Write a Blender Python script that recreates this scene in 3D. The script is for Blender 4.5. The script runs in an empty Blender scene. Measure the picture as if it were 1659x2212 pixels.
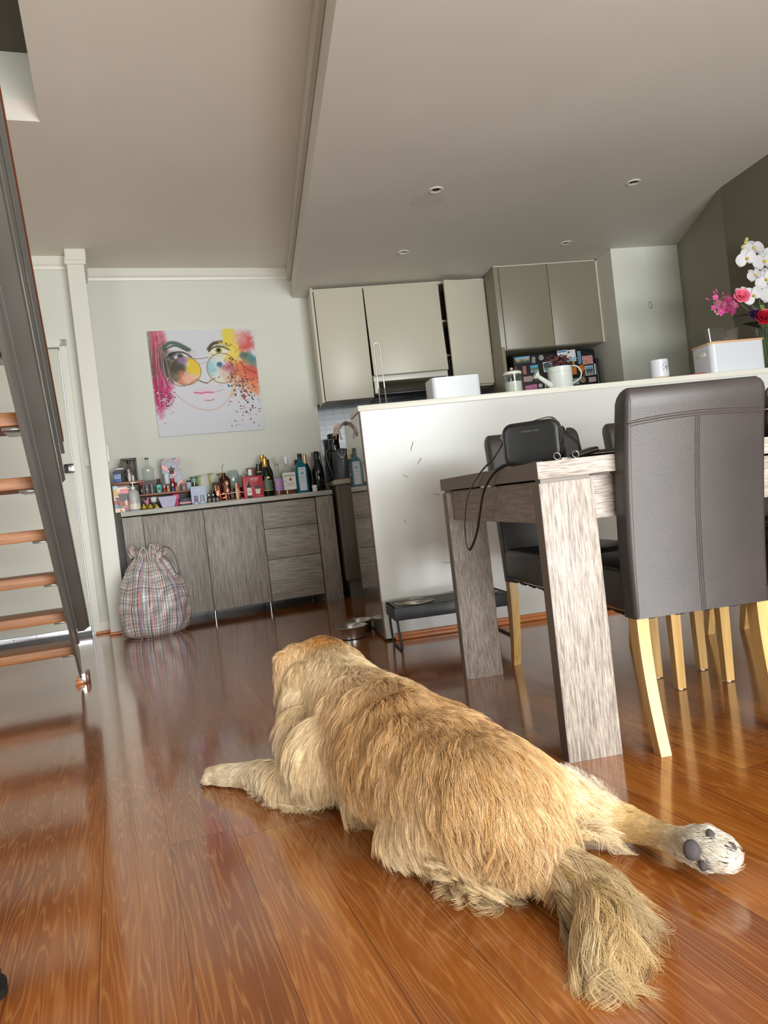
import bpy, bmesh, math, random
import numpy as np
from mathutils import Vector, Matrix, Euler, noise as mnoise
from mathutils.kdtree import KDTree
PI = math.pi
random.seed(7)
SC = bpy.context.scene
COL = SC.collection

# ------------------------------------------------------------------ camera
H = 0.73                                   # the phone is held a little under table height
F_PX = 1619.07
ROLL, PITCH, YAW = -0.1134316, -0.0182352, 0.1612654
cam_d = bpy.data.cameras.new('camera')
cam_d.sensor_fit = 'VERTICAL'
cam_d.sensor_height = 34.6
cam_d.lens = F_PX * 34.6 / 2212
cam_d.clip_start = 0.02
cam = bpy.data.objects.new('camera', cam_d)
COL.objects.link(cam)
fwd = Vector((0, math.cos(PITCH), math.sin(PITCH)))
r0 = Vector((1, 0, 0)); u0 = r0.cross(fwd)
right = math.cos(ROLL) * r0 + math.sin(ROLL) * u0
up = -math.sin(ROLL) * r0 + math.cos(ROLL) * u0
Rz = Matrix.Rotation(-YAW, 3, 'Z')
right, up, fwd = Rz @ right, Rz @ up, Rz @ fwd
cam.matrix_world = Matrix(((right.x, up.x, -fwd.x, 0), (right.y, up.y, -fwd.y, 0), (right.z, up.z, -fwd.z, H), (0, 0, 0, 1)))
SC.camera = cam

# ------------------------------------------------------------------ world, daylight, fill lamps, exposure
w = bpy.data.worlds.new('sky'); SC.world = w
w.use_nodes = True
bgn = w.node_tree.nodes['Background']
bgn.inputs[0].default_value = (0.80, 0.90, 1.0, 1)
bgn.inputs[1].default_value = 1.6
def area(name, loc, look, sx, sy, power, col, spread=PI):
    d = bpy.data.lights.new(name, 'AREA'); d.shape = 'RECTANGLE'; d.size = sx; d.size_y = sy
    d.energy = power; d.color = col; d.spread = spread
    o = bpy.data.objects.new(name, d); COL.objects.link(o)
    o.location = loc
    o.rotation_euler = (Vector(look) - Vector(loc)).to_track_quat('-Z', 'Y').to_euler()
    return o
area('daylight_patio_door', (1.85, -2.25, 1.25), (1.0, 2.2, 0.9), 1.95, 2.2, 205, (0.94, 0.985, 1.0))
area('fill_ceiling_bounce', (1.2, -2.2, 0.35), (0.3, 2.6, 2.9), 3.2, 0.5, 215, (0.97, 0.98, 0.94))  # added fill aimed upwards to brighten the ceilings
area('fill_back_wall', (-2.9, 0.6, 1.35), (0.6, 5.2, 1.2), 2.0, 1.5, 48, (0.95, 0.98, 1.0))  # added fill for the back wall; no window stands on this side
SC.view_settings.view_transform = 'Standard'
SC.view_settings.look = 'None'
SC.view_settings.exposure = -0.05
SC.view_settings.gamma = 1.0
SC.view_settings.use_curve_mapping = False
try:
    SC.cycles.max_bounces = 10; SC.cycles.diffuse_bounces = 5; SC.cycles.glossy_bounces = 5
    SC.cycles.transmission_bounces = 10; SC.cycles.transparent_max_bounces = 16
    SC.cycles.use_denoising = True; SC.cycles.caustics_reflective = False; SC.cycles.caustics_refractive = False
except Exception:
    pass

# ------------------------------------------------------------------ frames: world = kitchen/table axes, frame A = back wall/floor boards
ANG_A = 0.3449176 - 0.1612654
def A(u, v, z=0.0):
    c, s = math.cos(ANG_A), math.sin(ANG_A)
    return Vector((c * u - s * v, s * u + c * v, z))

# ------------------------------------------------------------------ materials
def lin(c):
    return tuple((x / 255 / 12.92 if x / 255 <= 0.04045 else ((x / 255 + 0.055) / 1.055) ** 2.4) for x in c)
_M = {}
def mat(name, rgb=(200, 200, 200), rough=0.5, metal=0.0, **kw):
    if name in _M: return _M[name]
    m = bpy.data.materials.new(name); m.use_nodes = True
    b = m.node_tree.nodes['Principled BSDF']
    b.inputs['Base Color'].default_value = (*lin(rgb), 1)
    b.inputs['Roughness'].default_value = rough
    b.inputs['Metallic'].default_value = metal
    for k, v in kw.items():
        b.inputs[k.replace('_', ' ')].default_value = v
    _M[name] = m
    return m
class NT:
    """small node-graph helper"""
    def __init__(s, m):
        s.t = m.node_tree; s.b = s.t.nodes.get('Principled BSDF')
    def n(s, typ, **kw):
        nd = s.t.nodes.new(typ)
        for k, v in kw.items(): setattr(nd, k, v)
        return nd
    def link(s, a, b): s.t.links.new(a, b)
    def math(s, op, a, b=None, c=None):
        nd = s.n('ShaderNodeMath', operation=op)
        for i, x in enumerate((a, b, c)):
            if x is None: continue
            if isinstance(x, (int, float)): nd.inputs[i].default_value = x
            else: s.link(x, nd.inputs[i])
        return nd.outputs[0]
    def comb(s, x, y, z):
        nd = s.n('ShaderNodeCombineXYZ')
        for i, v in enumerate((x, y, z)):
            if isinstance(v, (int, float)): nd.inputs[i].default_value = v
            else: s.link(v, nd.inputs[i])
        return nd.outputs[0]
    def noise(s, vec, scale=1, detail=3, rough=0.5, dim='3D', dist=0.0):
        nd = s.n('ShaderNodeTexNoise', noise_dimensions=dim)
        s.link(vec, nd.inputs['Vector'])
        nd.inputs['Scale'].default_value = scale; nd.inputs['Detail'].default_value = detail
        nd.inputs['Roughness'].default_value = rough; nd.inputs['Distortion'].default_value = dist
        return nd.outputs[0]
    def ramp(s, fac, stops, interp='LINEAR'):
        nd = s.n('ShaderNodeValToRGB'); cr = nd.color_ramp; cr.interpolation = interp
        while len(cr.elements) < len(stops): cr.elements.new(0.5)
        for e, (p, c) in zip(cr.elements, stops):
            e.position = p; e.color = (*lin(c), 1) if len(c) == 3 else c
        s.link(fac, nd.inputs[0]); return nd.outputs[0]
    def mix(s, fac, a, b, blend='MIX'):
        nd = s.n('ShaderNodeMix', data_type='RGBA', blend_type=blend)
        if isinstance(fac, (int, float)): nd.inputs[0].default_value = fac
        else: s.link(fac, nd.inputs[0])
        for i, x in ((6, a), (7, b)):
            if isinstance(x, tuple): nd.inputs[i].default_value = (*lin(x), 1)
            else: s.link(x, nd.inputs[i])
        return nd.outputs[2]
    def obj(s):
        tc = s.n('ShaderNodeTexCoord'); return tc.outputs['Object']
    def sep(s, v):
        nd = s.n('ShaderNodeSeparateXYZ'); s.link(v, nd.inputs[0]); return nd.outputs
    def bump(s, h, strength=0.3, dist=0.002):
        nd = s.n('ShaderNodeBump'); nd.inputs['Strength'].default_value = strength; nd.inputs['Distance'].default_value = dist
        s.link(h, nd.inputs['Height']); s.link(nd.outputs[0], s.b.inputs['Normal'])

def floor_material():
    m = mat('laminate_floor', (150, 80, 45), 0.2); g = NT(m)
    x, y, z = g.sep(g.obj())
    W = 0.1425
    xs = g.math('DIVIDE', g.math('ADD', x, 0.107 + 20 * W), W)
    idx = g.math('FLOOR', xs); fx = g.math('FRACT', xs)
    wn = g.n('ShaderNodeTexWhiteNoise', noise_dimensions='1D'); g.link(idx, wn.inputs['W'])
    off = g.math('MULTIPLY', wn.outputs[0], 1.18)
    ys = g.math('DIVIDE', g.math('ADD', g.math('ADD', y, 12.0), off), 1.18)
    idy = g.math('FLOOR', ys); fy = g.math('FRACT', ys)
    pid = g.math('ADD', g.math('MULTIPLY', idx, 7.31), g.math('MULTIPLY', idy, 3.77))
    wn2 = g.n('ShaderNodeTexWhiteNoise', noise_dimensions='1D'); g.link(pid, wn2.inputs['W'])
    r1 = wn2.outputs[0]
    # cathedral figure: contour lines of a stretched noise field
    v1 = g.comb(g.math('MULTIPLY', x, 12.0), g.math('MULTIPLY', y, 0.62), g.math('MULTIPLY', pid, 1.37))
    n1 = g.noise(v1, 1.0, 3.0, 0.5, dist=0.12)
    lines = g.math('FRACT', g.math('MULTIPLY', n1, 26.0))
    lines = g.ramp(lines, [(0.0, (255, 255, 255)), (0.22, (20, 20, 20)), (0.8, (0, 0, 0)), (1.0, (255, 255, 255))])
    # fine straight grain
    v2 = g.comb(g.math('MULTIPLY', x, 260.0), g.math('MULTIPLY', y, 5.0), pid)
    n2 = g.noise(v2, 1.0, 2, 0.6)
    v3 = g.comb(g.math('MULTIPLY', x, 10.0), g.math('MULTIPLY', y, 0.9), g.math('MULTIPLY', pid, 2.1))
    n3 = g.noise(v3, 1.0, 3, 0.6)
    base = g.ramp(n3, [(0.28, (132, 74, 26)), (0.5, (158, 94, 36)), (0.72, (182, 118, 52))])
    tint = g.ramp(r1, [(0.0, (214, 196, 190)), (0.5, (240, 226, 220)), (1.0, (255, 246, 232))])
    base = g.mix(1.0, base, tint, 'MULTIPLY')
    base = g.mix(g.math('MULTIPLY', g.ramp(n2, [(0.40, (0, 0, 0)), (0.62, (255, 255, 255))]), 0.30), base, (98, 50, 20))
    base = g.mix(g.math('MULTIPLY', lines, 0.27), base, (214, 158, 92))
    # board edges
    ex = g.math('MINIMUM', fx, g.math('SUBTRACT', 1.0, fx))
    ey = g.math('MINIMUM', fy, g.math('SUBTRACT', 1.0, fy))
    gx = g.math('LESS_THAN', ex, 0.0085); gy = g.math('LESS_THAN', ey, 0.0011)
    gap = g.math('MAXIMUM', gx, gy)
    base = g.mix(g.math('MULTIPLY', gap, 0.62), base, (62, 30, 16))
    g.link(base, g.b.inputs['Base Color'])
    rr = g.noise(g.comb(g.math('MULTIPLY', x, 4), g.math('MULTIPLY', y, 4), 0), 1.0, 3)
    g.link(g.ramp(rr, [(0.2, (150,) * 3 + (1,) if False else (95, 95, 95)), (0.8, (122, 122, 122))]), g.b.inputs['Roughness'])
    hgt = g.math('ADD', g.math('MULTIPLY', gap, -1.0), g.math('MULTIPLY', n2, 0.05))
    g.bump(hgt, 0.25, 0.0015)
    g.b.inputs['Coat Weight'].default_value = 0.8
    g.b.inputs['Coat Roughness'].default_value = 0.09
    return m

def oak_material(name, along, dark=(92, 84, 78), mid=(128, 120, 112), light=(160, 152, 142), scale=1.0):
    """grey-brown textured oak print; grain runs along the given axis"""
    m = mat(name, mid, 0.5); g = NT(m)
    c = list(g.sep(g.obj()))
    sc = {0: (6, 90, 90), 1: (90, 6, 90), 2: (90, 90, 6)}[along]
    v = g.comb(*[g.math('MULTIPLY', c[i], sc[i] * scale) for i in range(3)])
    n1 = g.noise(v, 1.0, 4, 0.65, dist=0.4)
    sc2 = {0: (2, 13, 13), 1: (13, 2, 13), 2: (13, 13, 2)}[along]
    v2 = g.comb(*[g.math('MULTIPLY', c[i], sc2[i] * scale) for i in range(3)])
    n2 = g.noise(v2, 1.0, 2, 0.5)
    sc3 = {0: (90, 9, 9), 1: (9, 90, 9), 2: (9, 9, 90)}[along]
    v3 = g.comb(*[g.math('MULTIPLY', c[i], sc3[i] * scale) for i in range(3)])
    n3 = g.noise(v3, 1.0, 1, 0.5)
    rings = g.math('FRACT', g.math('MULTIPLY', n2, 9.0))
    rings = g.ramp(rings, [(0.0, (255, 255, 255)), (0.5, (0, 0, 0)), (1.0, (255, 255, 255))])
    base = g.ramp(n1, [(0.33, dark), (0.5, mid), (0.66, light)])
    base = g.mix(g.math('MULTIPLY', rings, 0.25), base, dark)
    saw = g.math('MULTIPLY', g.math('GREATER_THAN', n3, 0.62), g.math('GREATER_THAN', n1, 0.5))
    base = g.mix(g.math('MULTIPLY', saw, 0.35), base, light)
    g.link(base, g.b.inputs['Base Color'])
    g.bump(n1, 0.35, 0.0015)
    return m

def paint_wall(name, rgb, rough=0.6):
    m = mat(name, rgb, rough); g = NT(m)
    n = g.noise(g.obj(), 1.3, 3, 0.5)
    a = tuple(max(0, c - 3) for c in rgb); b = tuple(min(255, c + 3) for c in rgb)
    g.link(g.ramp(n, [(0.3, a), (0.7, b)]), g.b.inputs['Base Color'])
    n2 = g.noise(g.obj(), 220, 2, 0.5); g.bump(n2, 0.06, 0.001)
    return m

def leather(name, rgb, rough=0.42):
    m = mat(name, rgb, rough); g = NT(m)
    vo = g.n('ShaderNodeTexVoronoi'); vo.inputs['Scale'].default_value = 420
    g.link(g.obj(), vo.inputs['Vector'])
    g.bump(vo.outputs[0], 0.22, 0.0008)
    n = g.noise(g.obj(), 6, 3, 0.5)
    g.link(g.ramp(n, [(0.3, tuple(int(c * 0.9) for c in rgb)), (0.7, tuple(min(255, int(c * 1.1)) for c in rgb))]), g.b.inputs['Base Color'])
    return m

def attr_mat(name, rough=0.5, metal=0.0, **kw):
    """a material whose own surface pattern is stored in the colour attribute 'paint'"""
    m = mat(name, (200, 200, 200), rough, metal, **kw); g = NT(m)
    a = g.n('ShaderNodeAttribute'); a.attribute_name = 'paint'
    g.link(a.outputs['Color'], g.b.inputs['Base Color'])
    return m
def glass(name, rgb=(235, 240, 240), rough=0.02, ior=1.45, alpha=None):
    if name in _M: return _M[name]
    m = mat(name, rgb, rough); g = NT(m); out = m.node_tree.nodes['Material Output']
    tr = g.n('ShaderNodeBsdfTransparent'); gl = g.n('ShaderNodeBsdfGlossy'); fr = g.n('ShaderNodeLayerWeight'); mx = g.n('ShaderNodeMixShader')
    c = lin(rgb); tr.inputs[0].default_value = (*[x ** 0.5 for x in c], 1)
    gl.inputs['Roughness'].default_value = rough; fr.inputs['Blend'].default_value = 0.22
    fac = g.math('ADD', g.math('MULTIPLY', fr.outputs['Facing'], 0.42), 0.03)
    g.link(fac, mx.inputs[0]); g.link(tr.outputs[0], mx.inputs[1]); g.link(gl.outputs[0], mx.inputs[2]); g.link(mx.outputs[0], out.inputs[0])
    return m

# ------------------------------------------------------------------ mesh helpers
def new_bm(): return bmesh.new()
def box(bm, c, s, bev=0.0, rot=None, seg=2):
    r = bmesh.ops.create_cube(bm, size=1.0)
    vs = r['verts']
    M = Matrix.Translation(Vector(c)) @ (rot.to_4x4() if rot else Matrix.Identity(4)) @ Matrix.Diagonal((s[0], s[1], s[2], 1))
    for v in vs: v.co = M @ v.co
    if bev > 0:
        es = list({e for v in vs for e in v.link_edges})
        bmesh.ops.bevel(bm, geom=es, offset=bev, segments=seg, affect='EDGES', profile=0.5)
def box2(bm, x0, x1, y0, y1, z0, z1, bev=0.0, seg=2):
    box(bm, ((x0 + x1) / 2, (y0 + y1) / 2, (z0 + z1) / 2), (abs(x1 - x0), abs(y1 - y0), abs(z1 - z0)), bev, None, seg)
def ring_faces(bm, rings, closed=True, caps=True):
    n = len(rings[0])
    for a, b in zip(rings[:-1], rings[1:]):
        for i in range(n if closed else n - 1):
            j = (i + 1) % n
            try: bm.faces.new((a[i], a[j], b[j], b[i]))
            except ValueError: pass
    if caps and closed:
        for rg, rev in ((rings[0], True), (rings[-1], False)):
            try: bm.faces.new(list(reversed(rg)) if rev else rg)
            except ValueError: pass
def lathe(bm, prof, seg=20, c=(0, 0, 0), caps=True, sq=None, M=None):
    """revolve (r, z) pairs; sq>0 squares the section off"""
    rings = []
    for r, z in prof:
        ring = []
        for i in range(seg):
            a = 2 * PI * (i + 0.5) / seg
            ca, sa = math.cos(a), math.sin(a)
            if sq:
                k = (abs(ca) ** sq + abs(sa) ** sq) ** (-1 / sq)
            else: k = 1
            p = Vector((c[0] + r * k * ca, c[1] + r * k * sa, c[2] + z))
            if M: p = M @ p
            ring.append(bm.verts.new(p))
        rings.append(ring)
    ring_faces(bm, rings, True, caps)
def tube(bm, pts, r, seg=8, closed=False, flat=None):
    pts = [Vector(p) for p in pts]
    n = len(pts); rings = []
    rr = r if isinstance(r, (list, tuple)) else [r] * n
    t0 = (pts[1] - pts[0]).normalized()
    ref = Vector((0, 0, 1)) if abs(t0.z) < 0.9 else Vector((1, 0, 0))
    nrm = t0.cross(ref).normalized()
    for i, p in enumerate(pts):
        if closed: t = (pts[(i + 1) % n] - pts[i - 1]).normalized()
        else: t = (pts[min(i + 1, n - 1)] - pts[max(i - 1, 0)]).normalized()
        nrm = (nrm - t * nrm.dot(t))
        nrm = nrm.normalized() if nrm.length > 1e-6 else t.orthogonal().normalized()
        b = t.cross(nrm)
        ring = []
        for k in range(seg):
            a = 2 * PI * k / seg
            e1, e2 = (rr[i], rr[i]) if flat is None else (flat[0], flat[1])
            ring.append(bm.verts.new(p + nrm * math.cos(a) * e1 + b * math.sin(a) * e2))
        rings.append(ring)
    if closed: rings.append(rings[0])
    ring_faces(bm, rings, True, not closed)
def cyl(bm, p0, p1, r0_, r1_=None, seg=16):
    tube(bm, [p0, p1], [r0_, r0_ if r1_ is None else r1_], seg)
def sphere(bm, c, r, seg=16, M=None):
    res = bmesh.ops.create_uvsphere(bm, u_segments=seg, v_segments=max(6, seg // 2), radius=1.0)
    s = r if isinstance(r, (tuple, list)) else (r, r, r)
    T = Matrix.Translation(Vector(c)) @ (M.to_4x4() if M else Matrix.Identity(4)) @ Matrix.Diagonal((*s, 1))
    for v in res['verts']: v.co = T @ v.co
def torus(bm, c, R, r, seg=24, s2=8, M=None):
    rings = []
    for i in range(seg):
        a = 2 * PI * i / seg; ring = []
        for k in range(s2):
            b = 2 * PI * k / s2
            p = Vector(((R + r * math.cos(b)) * math.cos(a), (R + r * math.cos(b)) * math.sin(a), r * math.sin(b)))
            if M: p = M @ p
            ring.append(bm.verts.new(p + Vector(c)))
        rings.append(ring)
    rings.append(rings[0]); ring_faces(bm, rings, True, False)
def prism(bm, poly, z0, z1, M=None):
    lo = [bm.verts.new((M @ Vector((x, y, z0))) if M else Vector((x, y, z0))) for x, y in poly]
    hi = [bm.verts.new((M @ Vector((x, y, z1))) if M else Vector((x, y, z1))) for x, y in poly]
    ring_faces(bm, [lo, hi])
def sheet(bm, f, nu, nv, close_u=False):
    """grid of points f(u, v) with u, v in 0..1"""
    g = [[bm.verts.new(f(i / (nu if close_u else nu - 1), j / (nv - 1))) for i in range(nu)] for j in range(nv)]
    for j in range(nv - 1):
        for i in range(nu if close_u else nu - 1):
            k = (i + 1) % nu
            bm.faces.new((g[j][i], g[j][k], g[j + 1][k], g[j + 1][i]))
    return g
YUP = Matrix.Rotation(PI / 2, 4, 'X')      # turns an XY outline up into the XZ plane (thickness towards -Y)

def obj(name, bm, m, parent=None, smooth=35, label=None):
    bmesh.ops.recalc_face_normals(bm, faces=bm.faces)
    me = bpy.data.meshes.new(name); bm.to_mesh(me); bm.free()
    if m is not None: me.materials.append(m)
    if smooth:
        me.polygons.foreach_set('use_smooth', [True] * len(me.polygons))
        if smooth < 180:
            try: me.set_sharp_from_angle(angle=math.radians(smooth))
            except Exception: pass
    o = bpy.data.objects.new(name, me); COL.objects.link(o)
    if parent: o.parent = parent
    if label: o['label'] = label
    return o
def tag(o, label, cat, group=None, kind=None):
    o['label'] = label; o['category'] = cat
    if group: o['group'] = group
    if kind: o['kind'] = kind
    return o
def thing(name, label, cat, loc=(0, 0, 0), rotz=0.0, group=None):
    o = bpy.data.objects.new(name, None); COL.objects.link(o)
    o.empty_display_size = 0.05
    o.location = loc; o.rotation_euler = (0, 0, rotz)
    return tag(o, label, cat, group)
def struct(name, bm, m, label=None, smooth=0, loc=None, rotz=0.0):
    o = obj(name, bm, m, None, smooth, label)
    o['kind'] = 'structure'
    if loc is not None: o.location = loc
    o.rotation_euler = (0, 0, rotz)
    return o
def dup(root, loc=None, rotz=None, label=None, group=None, scale=None):
    r = root.copy(); COL.objects.link(r)
    if loc is not None: r.location = loc
    if rotz is not None: r.rotation_euler = (0, 0, rotz)
    if scale is not None: r.scale = scale
    if label: r['label'] = label
    if group: r['group'] = group
    for ch in list(root.children):
        c = ch.copy(); COL.objects.link(c); c.parent = r
        for gch in ch.children:
            d = gch.copy(); COL.objects.link(d); d.parent = c
    return r
def paint(o, fn):
    """fn(N x 3 local coordinates) -> N x 3 sRGB 0-255, stored per vertex"""
    me = o.data; n = len(me.vertices)
    co = np.empty(n * 3, dtype=np.float32); me.vertices.foreach_get('co', co); co = co.reshape(n, 3)
    c = np.clip(fn(co), 0, 255) / 255
    c = np.where(c <= 0.04045, c / 12.92, ((c + 0.055) / 1.055) ** 2.4)
    at = me.color_attributes.new('paint', 'FLOAT_COLOR', 'POINT')
    at.data.foreach_set('color', np.hstack([c, np.ones((n, 1))]).astype(np.float32).ravel())
def text(name, body, size, m, parent, loc, rot=(PI / 2, 0, 0), extrude=0.0003, align='CENTER', sx=1.0):
    cu = bpy.data.curves.new(name, 'FONT'); cu.body = body; cu.size = size; cu.extrude = extrude
    cu.align_x = align; cu.align_y = 'CENTER'; cu.resolution_u = 2
    cu.materials.append(m)
    t_o = bpy.data.objects.new(name, cu); me = bpy.data.meshes.new_from_object(t_o); me.name = name
    if not me.materials: me.materials.append(m)
    bpy.data.objects.remove(t_o); bpy.data.curves.remove(cu)
    o = bpy.data.objects.new(name, me); COL.objects.link(o); o.parent = parent
    o.location = loc; o.rotation_euler = rot; o.scale = (sx, 1, 1)
    return o
# ================================================================== THE ROOM
M_WALL = paint_wall('wall_paint', (213, 215, 205))
M_CEIL = paint_wall('ceiling_paint', (224, 217, 206))
M_CEILK = paint_wall('kitchen_ceiling_paint', (214, 211, 202))
M_TRIM = mat('trim_gloss_white', (222, 222, 212), 0.35)
M_TAUPE = paint_wall('taupe_paint', (104, 98, 84))
M_TAUPE2 = paint_wall('taupe_light_paint', (146, 141, 124))
M_STEEL = mat('brushed_steel', (190, 188, 184), 0.28, 1.0)
M_CHROME = mat('chrome', (225, 225, 225), 0.08, 1.0)
M_BLACK = mat('black_satin', (24, 24, 25), 0.4)
M_PINE = mat('varnished_quad', (196, 120, 66), 0.3)
CA = 5.985; CB = 5.72; ZC = 2.68; ZK = 2.44

bm = new_bm(); box2(bm, -5, 6, -4, 8.5, -0.08, 0)
struct('floor', bm, floor_material(), 'glossy reddish-brown laminate floor boards', rotz=ANG_A)
bm = new_bm(); box2(bm, -0.05, 1.70, CA, CA + 0.1, 0, ZC)
struct('wall_back', bm, M_WALL, rotz=ANG_A)
bm = new_bm(); box2(bm, -3.6, -0.995, CB, CB + 0.1, 0, ZC); box2(bm, -0.995, -0.225, CB, CB + 0.1, 2.045, ZC); box2(bm, -0.225, -0.10, CB, CB + 0.1, 0, ZC)
struct('wall_entry', bm, M_WALL, rotz=ANG_A)
bm = new_bm(); box2(bm, -0.105, 0.005, 5.555, CA, 0, 2.66)
struct('wall_pilaster', bm, M_TRIM, rotz=ANG_A)
bm = new_bm(); box2(bm, -0.118, 0.02, 5.54, CA, 2.575, 2.625, 0.004); box2(bm, -0.112, 0.026, 5.53, CA, 2.60, ZC, 0.008)
struct('trim_1', bm, M_TRIM, 'square white cap on top of the pilaster', rotz=ANG_A)
for i, (a, b, v) in enumerate(((-3.6, -0.10, CB), (0.005, 1.56, CA))):
    bm = new_bm(); prism(bm, [(v, 2.592), (v - 0.012, 2.592), (v - 0.018, 2.61), (v - 0.03, 2.625), (v - 0.03, ZC), (v, ZC)], a, b,
                         Matrix(((0, 0, 1, 0), (1, 0, 0, 0), (0, 1, 0, 0), (0, 0, 0, 1))))
    struct('trim_%d' % (i + 2), bm, M_TRIM, 'white cornice along the top of the wall', rotz=ANG_A)
# skirting: white board with a thin varnished quad
for i, (a, b, v) in enumerate(((-0.2, -0.108, CB), (-0.108, 0.008, 5.555), (0.008, 1.69, CA))):
    bm = new_bm(); box2(bm, a, b, v - 0.012, v, 0.018, 0.085, 0.003)
    struct('baseboard_%s' % ('entry', 'pilaster', 'back')[i], bm, M_TRIM, rotz=ANG_A)
    bm = new_bm(); box2(bm, a - 0.006, b, v - 0.03, v, 0, 0.02, 0.006)
    struct('trim_%d' % (i + 4), bm, M_PINE, 'varnished timber quad on the floor edge', rotz=ANG_A)
# entry door
bm = new_bm(); box2(bm, -0.99, -0.230, CB + 0.012, CB + 0.052, 0.012, 2.038, 0.003)
door = struct('door_1', bm, mat('door_paint', (204, 204, 192), 0.4), rotz=ANG_A)
bm = new_bm(); box2(bm, -0.285, -0.205, CB - 0.006, CB + 0.006, 1.158, 1.222, 0.004)
obj('lock_plate', bm, M_BLACK, door)
bm = new_bm(); box2(bm, -0.258, -0.212, CB - 0.012, CB, 1.166, 1.214, 0.004)
obj('lock_case', bm, M_STEEL, door)
bm = new_bm(); box2(bm, -0.99, -0.232, CB - 0.012, CB + 0.02, 0.026, 0.066, 0.005); ws = obj('weather_strip', bm, mat('aluminium', (205, 208, 214), 0.3, 0.7), door)
for k in range(5):
    bm = new_bm(); cyl(bm, (-0.30 - k * 0.145, CB - 0.013, 0.05), (-0.30 - k * 0.145, CB - 0.010, 0.05), 0.004, seg=8); obj('screw', bm, M_BLACK, ws)
bm = new_bm(); box2(bm, -0.99, -0.232, CB - 0.004, CB + 0.02, 0.0, 0.027); obj('rubber_seal', bm, M_BLACK, door)
bm = new_bm()
box2(bm, -0.222, -0.172, CB - 0.014, CB, 0, 2.10, 0.004); box2(bm, -1.05, -0.172, CB - 0.014, CB, 2.045, 2.10, 0.004)
struct('trim_7', bm, M_TRIM, 'white architrave around the entry door', rotz=ANG_A)
bm = new_bm(); box2(bm, -0.150, -0.11, CB - 0.014, CB, 1.19, 1.325, 0.003)
t_ = obj('switch_plate', bm, M_TRIM); t_.rotation_euler.z = ANG_A; tag(t_, 'narrow white wall plate left of the pilaster', 'switch', 'slim switch plates by the pilaster')
bm = new_bm(); box2(bm, 0.006, 0.022, 5.56, 5.585, 1.195, 1.32, 0.003)
t_ = obj('switch_plate', bm, M_TRIM); t_.rotation_euler.z = ANG_A; tag(t_, 'narrow white wall plate on the right edge of the pilaster', 'switch', 'slim switch plates by the pilaster')

# ceilings, stair opening, bulkhead
bm = new_bm(); box2(bm, -0.113, 3.5, -4, 6.1, ZC, ZC + 0.1); box2(bm, -4.5, -0.113, 3.84, 6.1, ZC, ZC + 0.1); box2(bm, -4.5, -0.113, -4, -1.2, ZC, ZC + 0.1)
struct('ceiling', bm, M_CEIL, rotz=ANG_A)
bm = new_bm(); box2(bm, -0.113, -0.02, -1.2, 3.93, ZC + 0.1, 3.0); box2(bm, -4.5, -0.113, 3.84, 3.93, ZC + 0.1, 3.0); box2(bm, -4.5, -0.02, -1.3, -1.2, ZC + 0.1, 3.0)
struct('wall_stairwell', bm, M_WALL, rotz=ANG_A)
bm = new_bm(); box2(bm, -4.5, 0.0, -1.3, 3.95, 3.0, 3.1)
struct('ceiling_upper', bm, mat('upper_ceiling_shade', (84, 80, 70), 0.7), rotz=ANG_A)  # dark colour stands in for the dim light up there
bm = new_bm(); prism(bm, [(0.45, -2.35), (3.35, -2.35), (3.35, 4.2), (3.7, 5.4), (3.7, 6.3), (0.455, 6.3)], ZK, ZC - 0.002)
struct('ceiling_kitchen', bm, M_CEILK)
bm = new_bm(); box2(bm, 0.424, 0.452, -2.35, 6.19, 2.585, ZC - 0.001, 0.003)
struct('trim_8', bm, M_TRIM if False else paint_wall('bulkhead_trim', (198, 193, 180)), 'stepped trim along the bulkhead')

# right side, kitchen recess, walls behind the camera
bm = new_bm(); prism(bm, [(3.08, -2.35), (3.2, -2.35), (3.2, 4.3), (3.08, 4.336)], 0, ZK)
struct('wall_right', bm, M_TAUPE)
bm = new_bm(); prism(bm, [(3.08, 4.336), (3.2, 4.3), (3.56, 5.43), (3.42, 5.405)], 0, ZK)
struct('wall_right_recess', bm, M_TAUPE2)
bm = new_bm(); box2(bm, 2.862, 3.45, 5.405, 6.2, 0, ZK, 0.004)
struct('wall_column', bm, M_WALL)
bm = new_bm(); box2(bm, 0.45, 2.90, 6.2, 6.3, 0, ZK)
struct('wall_kitchen', bm, M_TAUPE2)
bm = new_bm(); box2(bm, -4, -0.35, -2.42, -2.3, 0, ZC); box2(bm, 2.85, 3.2, -2.42, -2.3, 0, ZC); box2(bm, -0.35, 2.85, -2.42, -2.3, 2.36, ZC); box2(bm, -0.35, 2.85, -2.42, -2.3, 0, 0.12)
struct('wall_front', bm, M_WALL)
bm = new_bm()
for x in (-0.35, 0.7, 1.78, 2.79): box2(bm, x, x + 0.06, -2.40, -2.34, 0.12, 2.36)
box2(bm, -0.35, 2.85, -2.40, -2.34, 2.30, 2.36); box2(bm, -0.35, 2.85, -2.40, -2.34, 0.12, 0.18)
struct('window_1', bm, M_TRIM, 'wide glazed patio door frame')
bm = new_bm(); box2(bm, -3.2, -3.05, -2.35, 6.5, 0, 3.4)
struct('wall_left', bm, M_WALL)

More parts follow.
